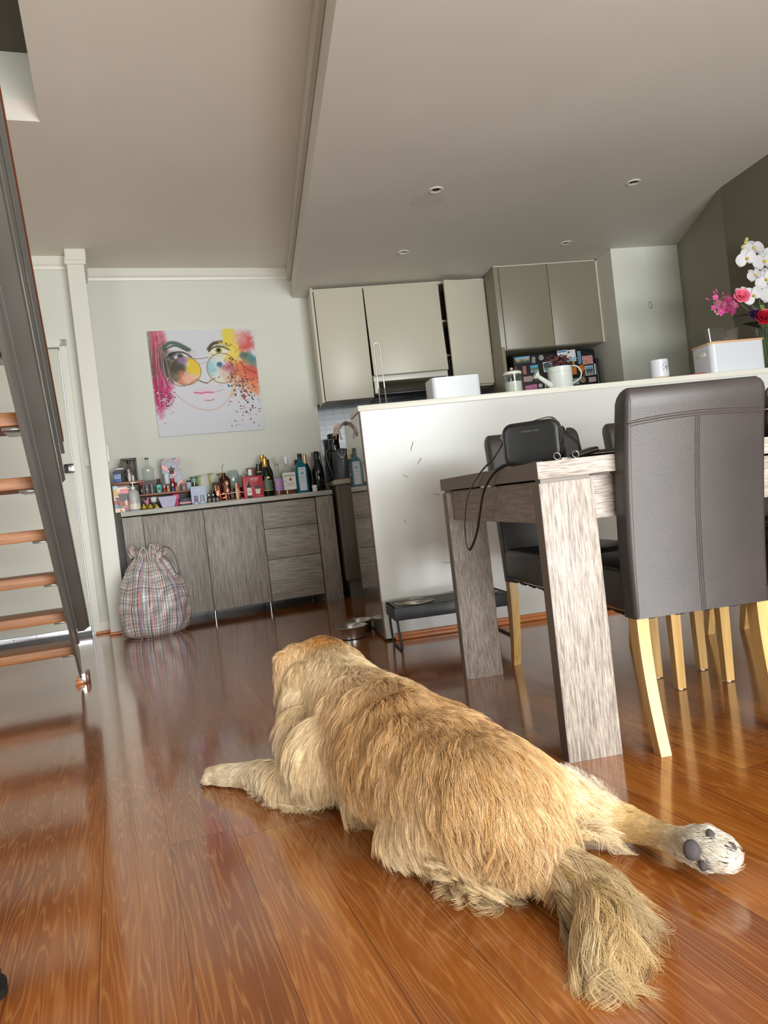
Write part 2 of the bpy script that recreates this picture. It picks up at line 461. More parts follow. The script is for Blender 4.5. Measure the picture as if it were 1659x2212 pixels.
# ------------------------------------------------------------------ recessed downlights
def downlight(x, y, label):
    t = thing('ceiling_downlight', label, 'downlight', (x, y, ZK), 0, 'recessed kitchen downlights')
    bm = new_bm(); lathe(bm, [(0.043, 0.004), (0.043, -0.003), (0.036, -0.006), (0.030, -0.004), (0.028, 0.004)], 28, caps=False)
    obj('bezel', bm, M_TRIM, t, 60)
    bm = new_bm(); lathe(bm, [(0.028, 0.0), (0.024, -0.004), (0.012, -0.007), (0.003, -0.008)], 24, caps=True)
    obj('lamp_face', bm, M_CHROME, t, 60)
downlight(1.183, 4.16, 'front left downlight above the bar, stain on the ceiling beside it')
downlight(2.410, 4.185, 'front right downlight above the bar')
downlight(1.193, 5.20, 'rear left downlight near the pale wall cabinets')
downlight(2.417, 5.21, 'rear right downlight in front of the dark cabinets')

bm = new_bm(); lathe(bm, [(0.0, ZK - 0.0004), (0.105, ZK - 0.0004)], 28, (1.165, 4.31, 0), caps=False)
o = obj('water_stain', bm, mat('stain_grey', (206, 203, 194), 0.7), bpy.data.objects['ceiling_kitchen']); o.scale = (1, 1, 1)
# ================================================================== STAIRCASE
M_TREAD = mat('tread_timber', (186, 112, 66), 0.5); g = NT(M_TREAD)
c = g.sep(g.obj()); n = g.noise(g.comb(g.math('MULTIPLY', c[0], 5), g.math('MULTIPLY', c[1], 70), g.math('MULTIPLY', c[2], 70)), 1, 4, 0.6)
g.link(g.ramp(n, [(0.3, (124, 72, 32)), (0.7, (168, 108, 54))]), g.b.inputs['Base Color'])
M_GREY = mat('grey_steel_paint', (112, 112, 108), 0.26, 0.2, Coat_Weight=0.5, Coat_Roughness=0.15)
st = thing('staircase', 'open tread timber staircase with grey steel stringer and rails', 'staircase', (0, 0, 0), ANG_A)
TV = [3.82, 3.60, 3.36, 3.12, 2.87, 2.60, 2.32, 2.04, 1.76, 1.48]
for k, v in enumerate(TV):
    z = 0.205 + 0.185 * k
    bm = new_bm(); box2(bm, -1.18, -0.245, v, v + 0.25, z - 0.042, z, 0.003)
    tr = obj('tread', bm, M_TREAD, st)
    bm = new_bm(); box2(bm, -0.30, -0.242, v + 0.03, v + 0.21, z - 0.052, z - 0.042, 0.001); obj('bracket', bm, M_GREY, tr)
def slope_box(bm, u0, u1, v0, v1, zoff, h, m=0.755, vf=3.98, clip=0.0):
    """bar parallel to the flight: u range, v range, underside offset above the nosing line, vertical height"""
    z = lambda v: m * (vf - v) + zoff
    pts = [(v1, max(z(v1), 0.0)), (v1, z(v1) + h), (v0, z(v0) + h), (v0, z(v0))]
    if clip: pts = [(v1 - clip, z(v1 - clip)), (v1, z(v1) + h * 0.0 + 0.0), (v1, z(v1) + h), (v0, z(v0) + h), (v0, z(v0))]
    prism(bm, pts, u0, u1, Matrix(((0, 0, 1, 0), (1, 0, 0, 0), (0, 1, 0, 0), (0, 0, 0, 1))))
for side, u in ((1, -0.24), (-1, -1.19)):
    bm = new_bm(); slope_box(bm, u, u + 0.012, 1.0, 3.97, -0.02, 0.17)
    slope_box(bm, u, u + 0.020 * side + (0.012 if side < 0 else 0), 1.0, 3.90, 0.14, 0.012)
    obj('stringer', bm, M_GREY, st)
def flatbar(name, uc, wd, v0, v1, off, mtl, th=0.010, clip=True, parent=st):
    z = lambda v: 0.755 * (3.98 - v) + off
    c = 0.028 if clip else 0
    out = [(uc - wd / 2, v0), (uc + wd / 2, v0), (uc + wd / 2, v1 - c), (uc + wd / 2 - c, v1), (uc - wd / 2, v1)]
    bm = new_bm()
    lo = [bm.verts.new((a, b, z(b))) for a, b in out]; hi = [bm.verts.new((a, b, z(b) + th)) for a, b in out]
    ring_faces(bm, [lo, hi]); return obj(name, bm, mtl, parent)
def channel(name, uc, wd, v0, v1, off, parent=st, lip=0.05):
    z = lambda v: 0.755 * (3.98 - v) + off
    o = flatbar(name, uc, wd, v0, v1, off, M_GREY)
    bm = new_bm(); slope_box(bm, uc + wd / 2 - 0.006, uc + wd / 2, v0, v1 - 0.03, off, lip)
    obj('lip', bm, M_GREY, o); return o
channel('rail', -0.203, 0.060, 0.9, 4.06, 0.30)
channel('rail', -0.226, 0.066, 0.9, 3.66, 0.60)
channel('rail', -0.208, 0.046, 0.9, 3.72, 0.76)
hr = flatbar('handrail', -0.196, 0.040, 0.9, 3.74, 0.92, M_GREY, 0.02, False)
bm = new_bm(); slope_box(bm, -0.222, -0.172, 0.9, 3.70, 0.94, 0.035); obj('timber_cap', bm, mat('dark_red_timber', (112, 52, 28), 0.35), hr)
for k, (v, off) in enumerate(((2.0, 0.66), (2.15, 0.62), (2.32, 0.60))):
    bm = new_bm(); z = 0.755 * (3.98 - v) + off + 0.08
    tube(bm, [(-0.205, v, z), (-0.207, v - 0.012, z + 0.01), (-0.207, v - 0.5, z + 0.40), (-0.207, v - 1.0, z + 0.79)], 0.004, 8); obj('cable', bm, mat('cable_brown', (58, 38, 28), 0.5), st)
bm = new_bm(); box2(bm, -0.243, -0.213, 3.93, 3.99, 0.006, 0.05, 0.002); obj('foot_bracket', bm, M_STEEL, st)
t = thing('floor_moulding', 'short varnished quad blocks wrapped around the stair foot', 'moulding', (0, 0, 0), ANG_A)
for (a, b, c_, d, q) in ((-0.262, -0.222, 3.945, 3.957, 0.020), (-0.254, -0.23, 3.957, 3.966, 0.034)):
    bm = new_bm(); box2(bm, a, b, c_ - 0.02, d, 0, q, 0.003); obj('front_block', bm, M_PINE, t)
bm = new_bm(); box2(bm, -0.216, -0.198, 3.93, 4.06, 0, 0.045, 0.004); obj('side_block', bm, mat('dark_quad', (120, 72, 50), 0.35), t)

# ================================================================== ISLAND / BAR
M_PANEL = paint_wall('bar_panel', (208, 209, 205), 0.22); 
t = thing('kitchen_bar', 'tall pale breakfast bar panel with glossy grey end', 'bar counter', (0, 0, 0))
bm = new_bm(); box2(bm, 0.552, 3.075, 3.79, 3.83, 0.012, 1.183); obj('front_panel', bm, M_PANEL, t)
bm = new_bm(); box2(bm, 0.548, 0.552, 3.786, 3.832, 0.012, 1.183); obj('edge_strip', bm, mat('worn_edge', (120, 96, 78), 0.5), t)
bm = new_bm(); box2(bm, 0.548, 0.572, 3.83, 4.49, 0.012, 1.183); obj('end_panel', bm, mat('gloss_grey_laminate', (132, 128, 120), 0.045, 0.0, Coat_Weight=0.8), t)
bm = new_bm(); box2(bm, 0.572, 3.075, 3.83, 4.11, 1.10, 1.183); box2(bm, 0.572, 3.075, 3.83, 4.44, 0.10, 0.90); obj('carcass', bm, mat('carcass_grey', (110, 106, 98), 0.5), t)
bm = new_bm(); box2(bm, 0.542, 3.075, 3.782, 4.12, 1.183, 1.212, 0.002); obj('bar_top', bm, mat('pale_stone_top', (222, 220, 208), 0.35), t)
bm = new_bm(); box2(bm, 0.572, 3.075, 4.12, 4.50, 0.90, 0.94, 0.002); obj('worktop', bm, mat('worktop_stone', (170, 164, 150), 0.4), t)
bm = new_bm(); box2(bm, 0.60, 3.07, 3.762, 3.79, 0, 0.022, 0.006); box2(bm, 0.60, 3.07, 3.772, 3.79, 0.018, 0.036, 0.005)
struct('baseboard_bar', bm, M_PINE, 'varnished timber quad along the foot of the bar')
# scuffs worn into the bar panel
M_SCUFF = mat('scuff', (150, 146, 138), 0.7)
bm = new_bm()
for x, z, L, a in ((0.80, 0.98, 0.05, -1.2), (0.83, 0.90, 0.04, -0.9), (0.75, 0.83, 0.03, 0.5), (0.90, 0.72, 0.035, 0.2), (0.97, 0.71, 0.03, 0.1), (0.72, 0.60, 0.02, 1.2), (0.92, 0.36, 0.05, 0.1)):
    box(bm, (x, 3.7895, z), (L, 0.0008, 0.004), 0, Matrix.Rotation(a, 3, 'Y'))
obj('scuff_marks', bm, M_SCUFF, t)['kind'] = 'stuff'

# ================================================================== KITCHEN
M_CAB = mat('cabinet_laminate', (196, 192, 174), 0.38)
M_CABD = mat('cabinet_laminate_taupe', (134, 128, 110), 0.38)
M_DARKIN = mat('cabinet_inside', (70, 68, 62), 0.6)
t = thing('wall_cabinet', 'pale grey wall cabinet with lift-up door and one door ajar', 'cabinet')
bm = new_bm(); box2(bm, 0.572, 0.590, 5.885, 6.2, 1.528, 2.428); box2(bm, 0.590, 2.0, 5.925, 6.2, 2.405, 2.428)
box2(bm, 0.975, 0.99, 5.925, 6.2, 1.538, 2.41); box2(bm, 1.60, 1.615, 5.925, 6.2, 1.555, 2.41); box2(bm, 1.97, 1.99, 5.925, 6.2, 1.555, 2.41)
box2(bm, 0.590, 0.975, 5.925, 6.2, 1.538, 1.553); box2(bm, 1.615, 1.97, 5.925, 6.2, 1.555, 1.57); box2(bm, 0.99, 1.60, 5.925, 6.2, 1.70, 1.715)
obj('carcass', bm, M_CAB, t)
bm = new_bm(); box2(bm, 0.59, 1.97, 6.17, 6.195, 1.54, 2.41); obj('back_panel', bm, M_DARKIN, t)
for z in (1.82, 2.10):
    bm = new_bm(); box2(bm, 1.615, 1.97, 5.94, 6.17, z, z + 0.016); obj('shelf', bm, M_CAB, t)
bm = new_bm(); box2(bm, 0.597, 0.985, 5.885, 5.905, 1.536, 2.405, 0.002); obj('door', bm, M_CAB, t)
bm = new_bm(); box(bm, (0.306, -0.0, -0.36), (0.604, 0.02, 0.72), 0.002); d_ = obj('lift_up_door', bm, M_CAB, t)
d_.location = (0.990, 5.90, 2.412); d_.rotation_euler = (0.10, 0, 0)
d_.rotation_euler = (math.radians(-5.5), 0, 0)
bm = new_bm(); box(bm, (-0.183, 0, 0), (0.366, 0.02, 0.84), 0.002); d_ = obj('door', bm, M_CAB, t)
d_.location = (1.99, 5.905, 1.985); d_.rotation_euler = (0, 0, math.radians(13))
bm = new_bm(); cyl(bm, (1.66, 6.0, 1.63), (1.66, 6.0, 1.80), 0.03); hh = tag(obj('storage_jar', bm, mat('smoky_jar', (60, 64, 66), 0.15)), 'dark jar inside the open wall cabinet', 'jar')
# range hood below the lift-up door
t = thing('range_hood', 'slide-out range hood with glass visor under the lift-up door', 'range hood')
bm = new_bm(); box2(bm, 0.995, 1.598, 5.88, 6.19, 1.655, 1.70, 0.003); box2(bm, 0.995, 1.03, 5.86, 5.89, 1.56, 1.66, 0.003); obj('housing', bm, M_TRIM, t)
bm = new_bm(); box(bm, (1.31, 5.865, 1.605), (0.55, 0.006, 0.085), 0.001, Matrix.Rotation(-0.25, 3, 'X')); obj('glass_visor', bm, glass('visor_glass', (215, 208, 190), 0.15), t)
bm = new_bm(); box2(bm, 0.995, 1.598, 5.83, 6.15, 1.542, 1.556, 0.002); obj('filter_tray', bm, M_BLACK, t)

t = thing('wall_cabinet', 'dark taupe cabinet with two doors above the fridge', 'cabinet')
bm = new_bm(); box2(bm, 1.998, 2.855, 5.662, 6.2, 1.777, 2.432, 0.001); box2(bm, 1.995, 2.022, 5.65, 6.2, 0.0, 1.80, 0.001); obj('carcass', bm, M_CABD, t)
bm = new_bm(); box2(bm, 2.036, 2.434, 5.642, 5.661, 1.780, 2.425, 0.002); obj('door', bm, M_CABD, t)
bm = new_bm(); box2(bm, 2.438, 2.842, 5.642, 5.661, 1.780, 2.425, 0.002); obj('door', bm, M_CABD, t)
bm = new_bm(); box2(bm, 1.998, 2.862, 5.646, 5.668, 2.427, 2.436); box2(bm, 2.846, 2.860, 5.646, 5.668, 1.777, 2.436); obj('pale_edge_trim', bm, M_CAB, t)

t = thing('fridge', 'tall black fridge covered in souvenir magnets', 'fridge')
bm = new_bm(); box2(bm, 2.10, 2.80, 5.77, 6.18, 0.05, 1.742, 0.01); obj('cabinet_body', bm, M_BLACK, t)
bm = new_bm(); box2(bm, 2.10, 2.80, 5.72, 5.765, 0.06, 1.742, 0.012); fd = obj('door', bm, mat('black_gloss_door', (30, 30, 31), 0.25), t)
bm = new_bm(); box2(bm, 2.79, 2.815, 5.70, 5.73, 1.36, 1.66, 0.006); obj('handle', bm, M_BLACK, t)
text('nameplate', 'SAMSUNG', 0.028, mat('nameplate_grey', (120, 120, 120), 0.4), fd, (2.665, 5.7185, 1.675))

M_TILE = mat('blue_grey_tile', (74, 84, 96), 0.16); g = NT(M_TILE)
x, y, z = g.sep(g.obj()); br = g.n('ShaderNodeTexBrick', offset=0.0)
g.link(g.comb(x, z, 0), br.inputs['Vector']); br.inputs['Scale'].default_value = 1.0
br.inputs['Brick Width'].default_value = 0.085; br.inputs['Row Height'].default_value = 0.042; br.inputs['Mortar Size'].default_value = 0.0022; br.inputs['Mortar Smooth'].default_value = 0.1
br.inputs['Color1'].default_value = (*lin((66, 74, 84)), 1); br.inputs['Color2'].default_value = (*lin((56, 62, 72)), 1); br.inputs['Mortar'].default_value = (*lin((30, 32, 34)), 1)
g.link(br.outputs[0], g.b.inputs['Base Color'])
g.bump(g.math('SUBTRACT', 1.0, br.outputs[1]), 0.6, 0.002)
bm = new_bm(); box2(bm, 0.553, 2.0, 6.19, 6.2, 0.90, 1.56)
tag(obj('tile_splashback', bm, M_TILE), 'glossy blue-grey tiled splashback behind the kitchen bench', 'tiles', kind='structure')
t = thing('kitchen_cabinet', 'dark taupe base cabinet with pale worktop by the sideboard', 'cabinet')
bm = new_bm(); box2(bm, 0.575, 2.0, 5.64, 6.19, 0.14, 0.872); obj('carcass', bm, mat('base_cabinet_brown', (98, 90, 78), 0.45), t)
bm = new_bm(); box2(bm, 0.605, 1.15, 5.62, 5.64, 0.15, 0.866, 0.002); obj('door', bm, mat('base_door_brown', (92, 86, 74), 0.45), t)
bm = new_bm(); box2(bm, 1.155, 1.98, 5.62, 5.64, 0.15, 0.866, 0.002); obj('door', bm, mat('base_door_brown'), t)
bm = new_bm(); box2(bm, 0.60, 2.0, 5.67, 6.18, 0, 0.14); obj('kickboard', bm, mat('kickboard_grey', (104, 104, 96), 0.5), t)
bm = new_bm(); box2(bm, 0.558, 2.0, 5.60, 6.19, 0.872, 0.905, 0.002); obj('worktop', bm, mat('worktop_stone'), t)

# ================================================================== SIDEBOARD
M_OAKV = oak_material('grey_oak_upright', 2, (118, 111, 105), (150, 143, 136), (172, 165, 157), 1.3); M_OAKH = oak_material('grey_oak_level', 0, (116, 109, 103), (146, 139, 132), (168, 161, 153), 1.3)
M_OAKT = oak_material('grey_oak_top', 0, (160, 160, 152), (182, 182, 174), (198, 198, 190), 0.6)
t = thing('sideboard', 'grey oak sideboard with two doors and three drawers', 'sideboard', (0, 0, 0), ANG_A)
F = 5.523
bm = new_bm(); box2(bm, 0.050, 1.586, F, 5.965, 0.806, 0.841, 0.002); obj('top', bm, M_OAKT, t)
bm = new_bm(); box2(bm, 1.448, 1.582, F + 0.002, 5.955, 0, 0.797); obj('end_leg', bm, M_OAKV, t)
bm = new_bm(); box2(bm, 0.054, 0.186, F + 0.002, 5.955, 0, 0.797); obj('end_leg', bm, M_OAKV, t)
bm = new_bm(); box2(bm, 0.186, 1.440, F + 0.024, 5.95, 0.07, 0.797); obj('carcass', bm, mat('carcass_brown', (80, 74, 68), 0.6), t)
for a, b in ((0.190, 0.606), (0.610, 1.030)):
    bm = new_bm(); box2(bm, a, b, F + 0.004, F + 0.022, 0.062, 0.792, 0.0015); obj('door', bm, M_OAKV, t)
for a, b in ((0.602, 0.792), (0.374, 0.598), (0.062, 0.370)):
    bm = new_bm(); box2(bm, 1.034, 1.440, F + 0.004, F + 0.022, a, b, 0.0015); obj('drawer', bm, M_OAKH, t)
for x_ in (0.612, 1.020):
    bm = new_bm(); cyl(bm, (x_, F + 0.02, 0), (x_, F + 0.02, 0.064), 0.009); obj('leg', bm, M_STEEL, t)
bm = new_bm(); box2(bm, 0.19, 1.42, 5.88, 5.90, 0.0, 0.065); obj('rear_leg', bm, M_BLACK, t)

# ================================================================== DINING TABLE
M_TW = oak_material('table_oak_upright', 2, (104, 94, 88), (158, 147, 137), (184, 175, 163), 3.0)
M_TH = oak_material('table_oak_level', 0, (104, 94, 88), (158, 147, 137), (184, 175, 163), 3.0)
M_TY = oak_material('table_oak_shaded_side', 1, (104, 92, 82), (128, 114, 102), (140, 128, 116), 1.6)  # darker oak copy, shade of the side faces put into the colour
M_EDGE = mat('table_shaded_edge', (100, 88, 78), 0.45)  # dark tone carries the shade on left faces; spacers share it
t = thing('dining_table', 'large oak-look dining table with slab legs', 'table')
TX0, TX1, TY0, TY1 = 0.700, 2.52, 1.815, 2.857
bm = new_bm(); box2(bm, TX0, TX1, TY0, TY1, 0.733, 0.777, 0.001); o = obj('tabletop', bm, M_TH, t)
bm = new_bm(); box2(bm, TX0 - 0.0012, TX0, TY0, TY1, 0.733, 0.777); obj('shaded_side_face', bm, M_EDGE, o)  # thin skin on the left face only, coloured as if in shade
for x_, lx in ((0.702, 0.702), (TX1 - 0.148, TX1)):
    for y0, y1 in ((1.82, 1.868), (2.792, 2.845)):
        bm = new_bm(); box2(bm, x_, x_ + 0.146, y0, y1, 0, 0.722, 0.001); o = obj('leg', bm, M_TW, t)
        bm = new_bm(); box2(bm, x_ - 0.0012, x_, y0, y1, 0, 0.722); obj('shaded_side_face', bm, M_EDGE, o)
        bm = new_bm(); box2(bm, x_ + 0.006, x_ + 0.14, y0 + 0.006, y1 - 0.006, 0.722, 0.734); obj('spacer', bm, M_EDGE, o)
bm = new_bm(); box2(bm, 0.848, TX1 - 0.15, 1.852, 1.872, 0.615, 0.727); obj('apron', bm, M_TH, t)
bm = new_bm(); box2(bm, 0.848, TX1 - 0.15, 2.80, 2.82, 0.615, 0.727); obj('apron', bm, M_TH, t)
bm = new_bm(); box2(bm, 0.720, 0.740, 1.868, 2.792, 0.617, 0.727); obj('apron', bm, M_TY, t)
bm = new_bm(); box2(bm, TX1 - 0.04, TX1 - 0.02, 1.868, 2.792, 0.617, 0.727); obj('apron', bm, M_TY, t)

# ================================================================== CHAIRS
M_LEA = leather('brown_leather', (52, 47, 46), 0.42)
M_LEG = mat('blond_wood', (196, 160, 98), 0.32); g = NT(M_LEG)
c = g.sep(g.obj()); n = g.noise(g.comb(g.math('MULTIPLY', c[0], 60), g.math('MULTIPLY', c[1], 60), g.math('MULTIPLY', c[2], 4)), 1, 3, 0.5)
g.link(g.ramp(n, [(0.3, (182, 142, 84)), (0.7, (204, 168, 108))]), g.b.inputs['Base Color'])
M_THREAD = mat('dark_thread', (48, 40, 40), 0.7)
def back_y(z):        # rear surface of the padded back, local
    k = (z - 0.345) / 0.585
    return 0.0 - 0.018 * k - 0.062 * k * k
def make_chair(label, x, y, rz, group):
    t = thing('dining_chair', label, 'chair', (x, y, 0), rz, group)
    HW = 0.193
    bm = new_bm(); rings = []
    lv = [0.345, 0.350] + [0.36 + i * 0.04 for i in range(14)] + [0.900, 0.915, 0.926, 0.932, 0.934]
    for z in lv:
        e = 0 if z < 0.895 else min(1, (z - 0.895) / 0.039)
        hw = HW + 0.004 * math.sin((z - 0.345) * 5) - 0.016 * (1 - math.sqrt(max(0, 1 - e * e)))
        th = 0.070; sh = 0.030 * (1 - math.sqrt(max(0, 1 - e ** 2)))
        y0 = back_y(z) + sh * 0.9; y1 = back_y(z) + th - sh * 1.1
        ring = []
        rr = 0.013
        for cx_, cy_, a0 in ((hw - rr, y1 - rr, 0), (-hw + rr, y1 - rr, 90), (-hw + rr, y0 + rr, 180), (hw - rr, y0 + rr, 270)):
            for q in (0, 30, 60, 90):
                a = math.radians(a0 + q); ring.append(bm.verts.new((cx_ + rr * math.cos(a), cy_ + rr * math.sin(a), z)))
        rings.append(ring)
    ring_faces(bm, rings)
    bk = obj('backrest', bm, M_LEA, t, 50)
    bm = new_bm()
    def line(pts, off=0.0): tube(bm, pts, 0.0011, 5)
    for sx in (-1, 1):
        line([(sx * (HW - 0.011), back_y(z) + 0.0006, z) for z in np.linspace(0.35, 0.905, 16)])
    arc = lambda q: 0.845 + 0.010 * (1 - abs(q) ** 2.0)
    for dz in (-0.006, 0.006):
        line([(q * (HW - 0.012), back_y(arc(q) + dz) - 0.0002, arc(q) + dz) for q in np.linspace(-1, 1, 14)])
    for dx in (-0.006, 0.006):
        line([(dx, back_y(z) - 0.0002, z) for z in np.linspace(0.347, 0.848, 14)])
    obj('stitching', bm, M_THREAD, bk)
    bm = new_bm(); tube(bm, [(0, back_y(z) + 0.0004, z) for z in np.linspace(0.347, 0.85, 14)], 0.0022, 6)
    tube(bm, [(q * (HW - 0.003), back_y(arc(q)) + 0.0004, arc(q)) for q in np.linspace(-1, 1, 14)], 0.0022, 6)
    obj('seam', bm, mat('seam_brown', (62, 54, 52), 0.45), bk)
    bm = new_bm(); box(bm, (0, 0.265, 0.415), (0.392, 0.45, 0.12), 0.022, None, 3)
    st_ = obj('seat', bm, M_LEA, t, 50)
    for sx in (-1, 1):
        bm = new_bm(); tube(bm, [(sx * 0.188, y_, 0.470) for y_ in np.linspace(0.07, 0.47, 6)], 0.003, 6)
        obj('piping', bm, mat('seam_brown'), st_)
    bm = new_bm(); random.seed(3)
    g0 = sheet(bm, lambda a, b: Vector((-0.15 + 0.30 * a, 0.012 + 0.03 * b + 0.002 * math.sin(a * 30), 0.343 - 0.006 * b - 0.004 * math.sin(a * 23) * b)), 20, 3)
    g1 = sheet(bm, lambda a, b: Vector((0.186 - 0.004 * b, 0.07 + 0.37 * a, 0.357 - (0.010 + 0.0022 * math.sin(a * 23) + 0.0015 * math.sin(a * 51)) * b)), 30, 2)
    g2 = sheet(bm, lambda a, b: Vector((-0.186 + 0.004 * b, 0.07 + 0.37 * a, 0.357 - (0.010 + 0.0022 * math.sin(a * 21) + 0.0015 * math.sin(a * 47)) * b)), 30, 2)
    obj('underlining', bm, mat('black_felt', (24, 23, 24), 0.9), t)
    for sx in (-1, 1):
        bm = new_bm(); rings = []
        for k in range(11):
            q = k / 10; z = 0.36 * (1 - q)
            yb = 0.004 - 0.048 * q ** 1.8 + 0.004 * math.sin(q * PI)
            wdt = 0.033 - 0.004 * q; dp = 0.048 - 0.012 * q
            xc = sx * (0.172 - 0.0 * q)
            rings.append([bm.verts.new(p) for p in ((xc - wdt / 2, yb, z), (xc + wdt / 2, yb, z), (xc + wdt / 2, yb + dp, z), (xc - wdt / 2, yb + dp, z))])
        ring_faces(bm, rings); obj('leg', bm, M_LEG, t, 25)
        bm = new_bm(); rings = []
        for q in (0, 0.5, 1):
            z = 0.37 * (1 - q) + 0.004; wdt = 0.036 - 0.008 * q; xc = sx * 0.172; yc = 0.462 + 0.004 * q
            rings.append([bm.verts.new(p) for p in ((xc - wdt / 2, yc - wdt / 2, z), (xc + wdt / 2, yc - wdt / 2, z), (xc + wdt / 2, yc + wdt / 2, z), (xc - wdt / 2, yc + wdt / 2, z))])
        ring_faces(bm, rings); lg = obj('leg', bm, M_LEG, t, 25)
        bm = new_bm(); cyl(bm, (sx * 0.172, 0.466, 0), (sx * 0.172, 0.466, 0.005), 0.009, seg=12); obj('glide', bm, M_TRIM, lg)
    return t
c0 = make_chair('brown leather dining chair nearest the camera, its stitched back turned to us', 1.107, 1.80, 0, 'leather dining chairs')
def put_chair(x, y, rz, label): return dup(c0, (x, y, 0), rz, label)
put_chair(1.625, 1.80, 0, 'near-side dining chair mostly out of frame at right, only front legs in view')
put_chair(1.118, 2.895, PI, 'brown leather dining chair behind the table, backrest behind the black handbag')
put_chair(1.640, 2.905, PI, 'far-side dining chair whose backrest shows right of the black handbag')
put_chair(2.150, 2.900, PI, 'farthest right dining chair beyond the table, seen by its legs')
# ================================================================== THE DOG
def V3(*a): return np.array(a, float)
# (p0, r0, p1, r1, kind)   world coordinates of the lying body
J = dict(rump=(.385, 1.285, .115), pelv=(.352, 1.345, .145), loin=(.305, 1.474, .150), thor=(.256, 1.605, .156), wit=(.212, 1.765, .168), nb=(.175, 1.915, .200),
         neck=(.143, 2.015, .240), head=(.118, 2.10, .285), skull=(.122, 2.135, .300), muz0=(.100, 2.19, .275), muz1=(.068, 2.275, .235),
         shL=(.085, 1.790, .130), elb=(.030, 1.850, .060), carp=(-.100, 2.020, .040), paw=(-.180, 2.085, .030), toe=(-.215, 2.115, .024),
         shR=(.33, 1.86, .12), elbR=(.36, 1.93, .05), carpR=(.27, 2.13, .035), pawR_=(.24, 2.23, .028),
         thA=(.290, 1.400, .115), kneeL=(.215, 1.470, .070), hockL=(.352, 1.300, .050), isL=(.372, 1.290, .080), foot=(.185, 1.535, .022),
         hipR=(.445, 1.425, .115), thR=(.520, 1.430, .085), stR=(.575, 1.395, .065), hk=(.620, 1.365, .052), sh=(.656, 1.317, .045), an=(.682, 1.265, .042), pw=(.700, 1.222, .050), pt=(.712, 1.190, .052),
         t0=(.418, 1.262, .105), t1=(.430, 1.215, .078), t2=(.455, 1.172, .058), t3=(.448, 1.120, .046), t4=(.424, 1.085, .036), t5=(.419, 1.058, .026))
GOLD, GOLD2, PALE, CREAM, WHITE, DUSK = (198, 159, 110), (208, 171, 125), (218, 190, 148), (230, 208, 168), (234, 227, 214), (176, 152, 114)
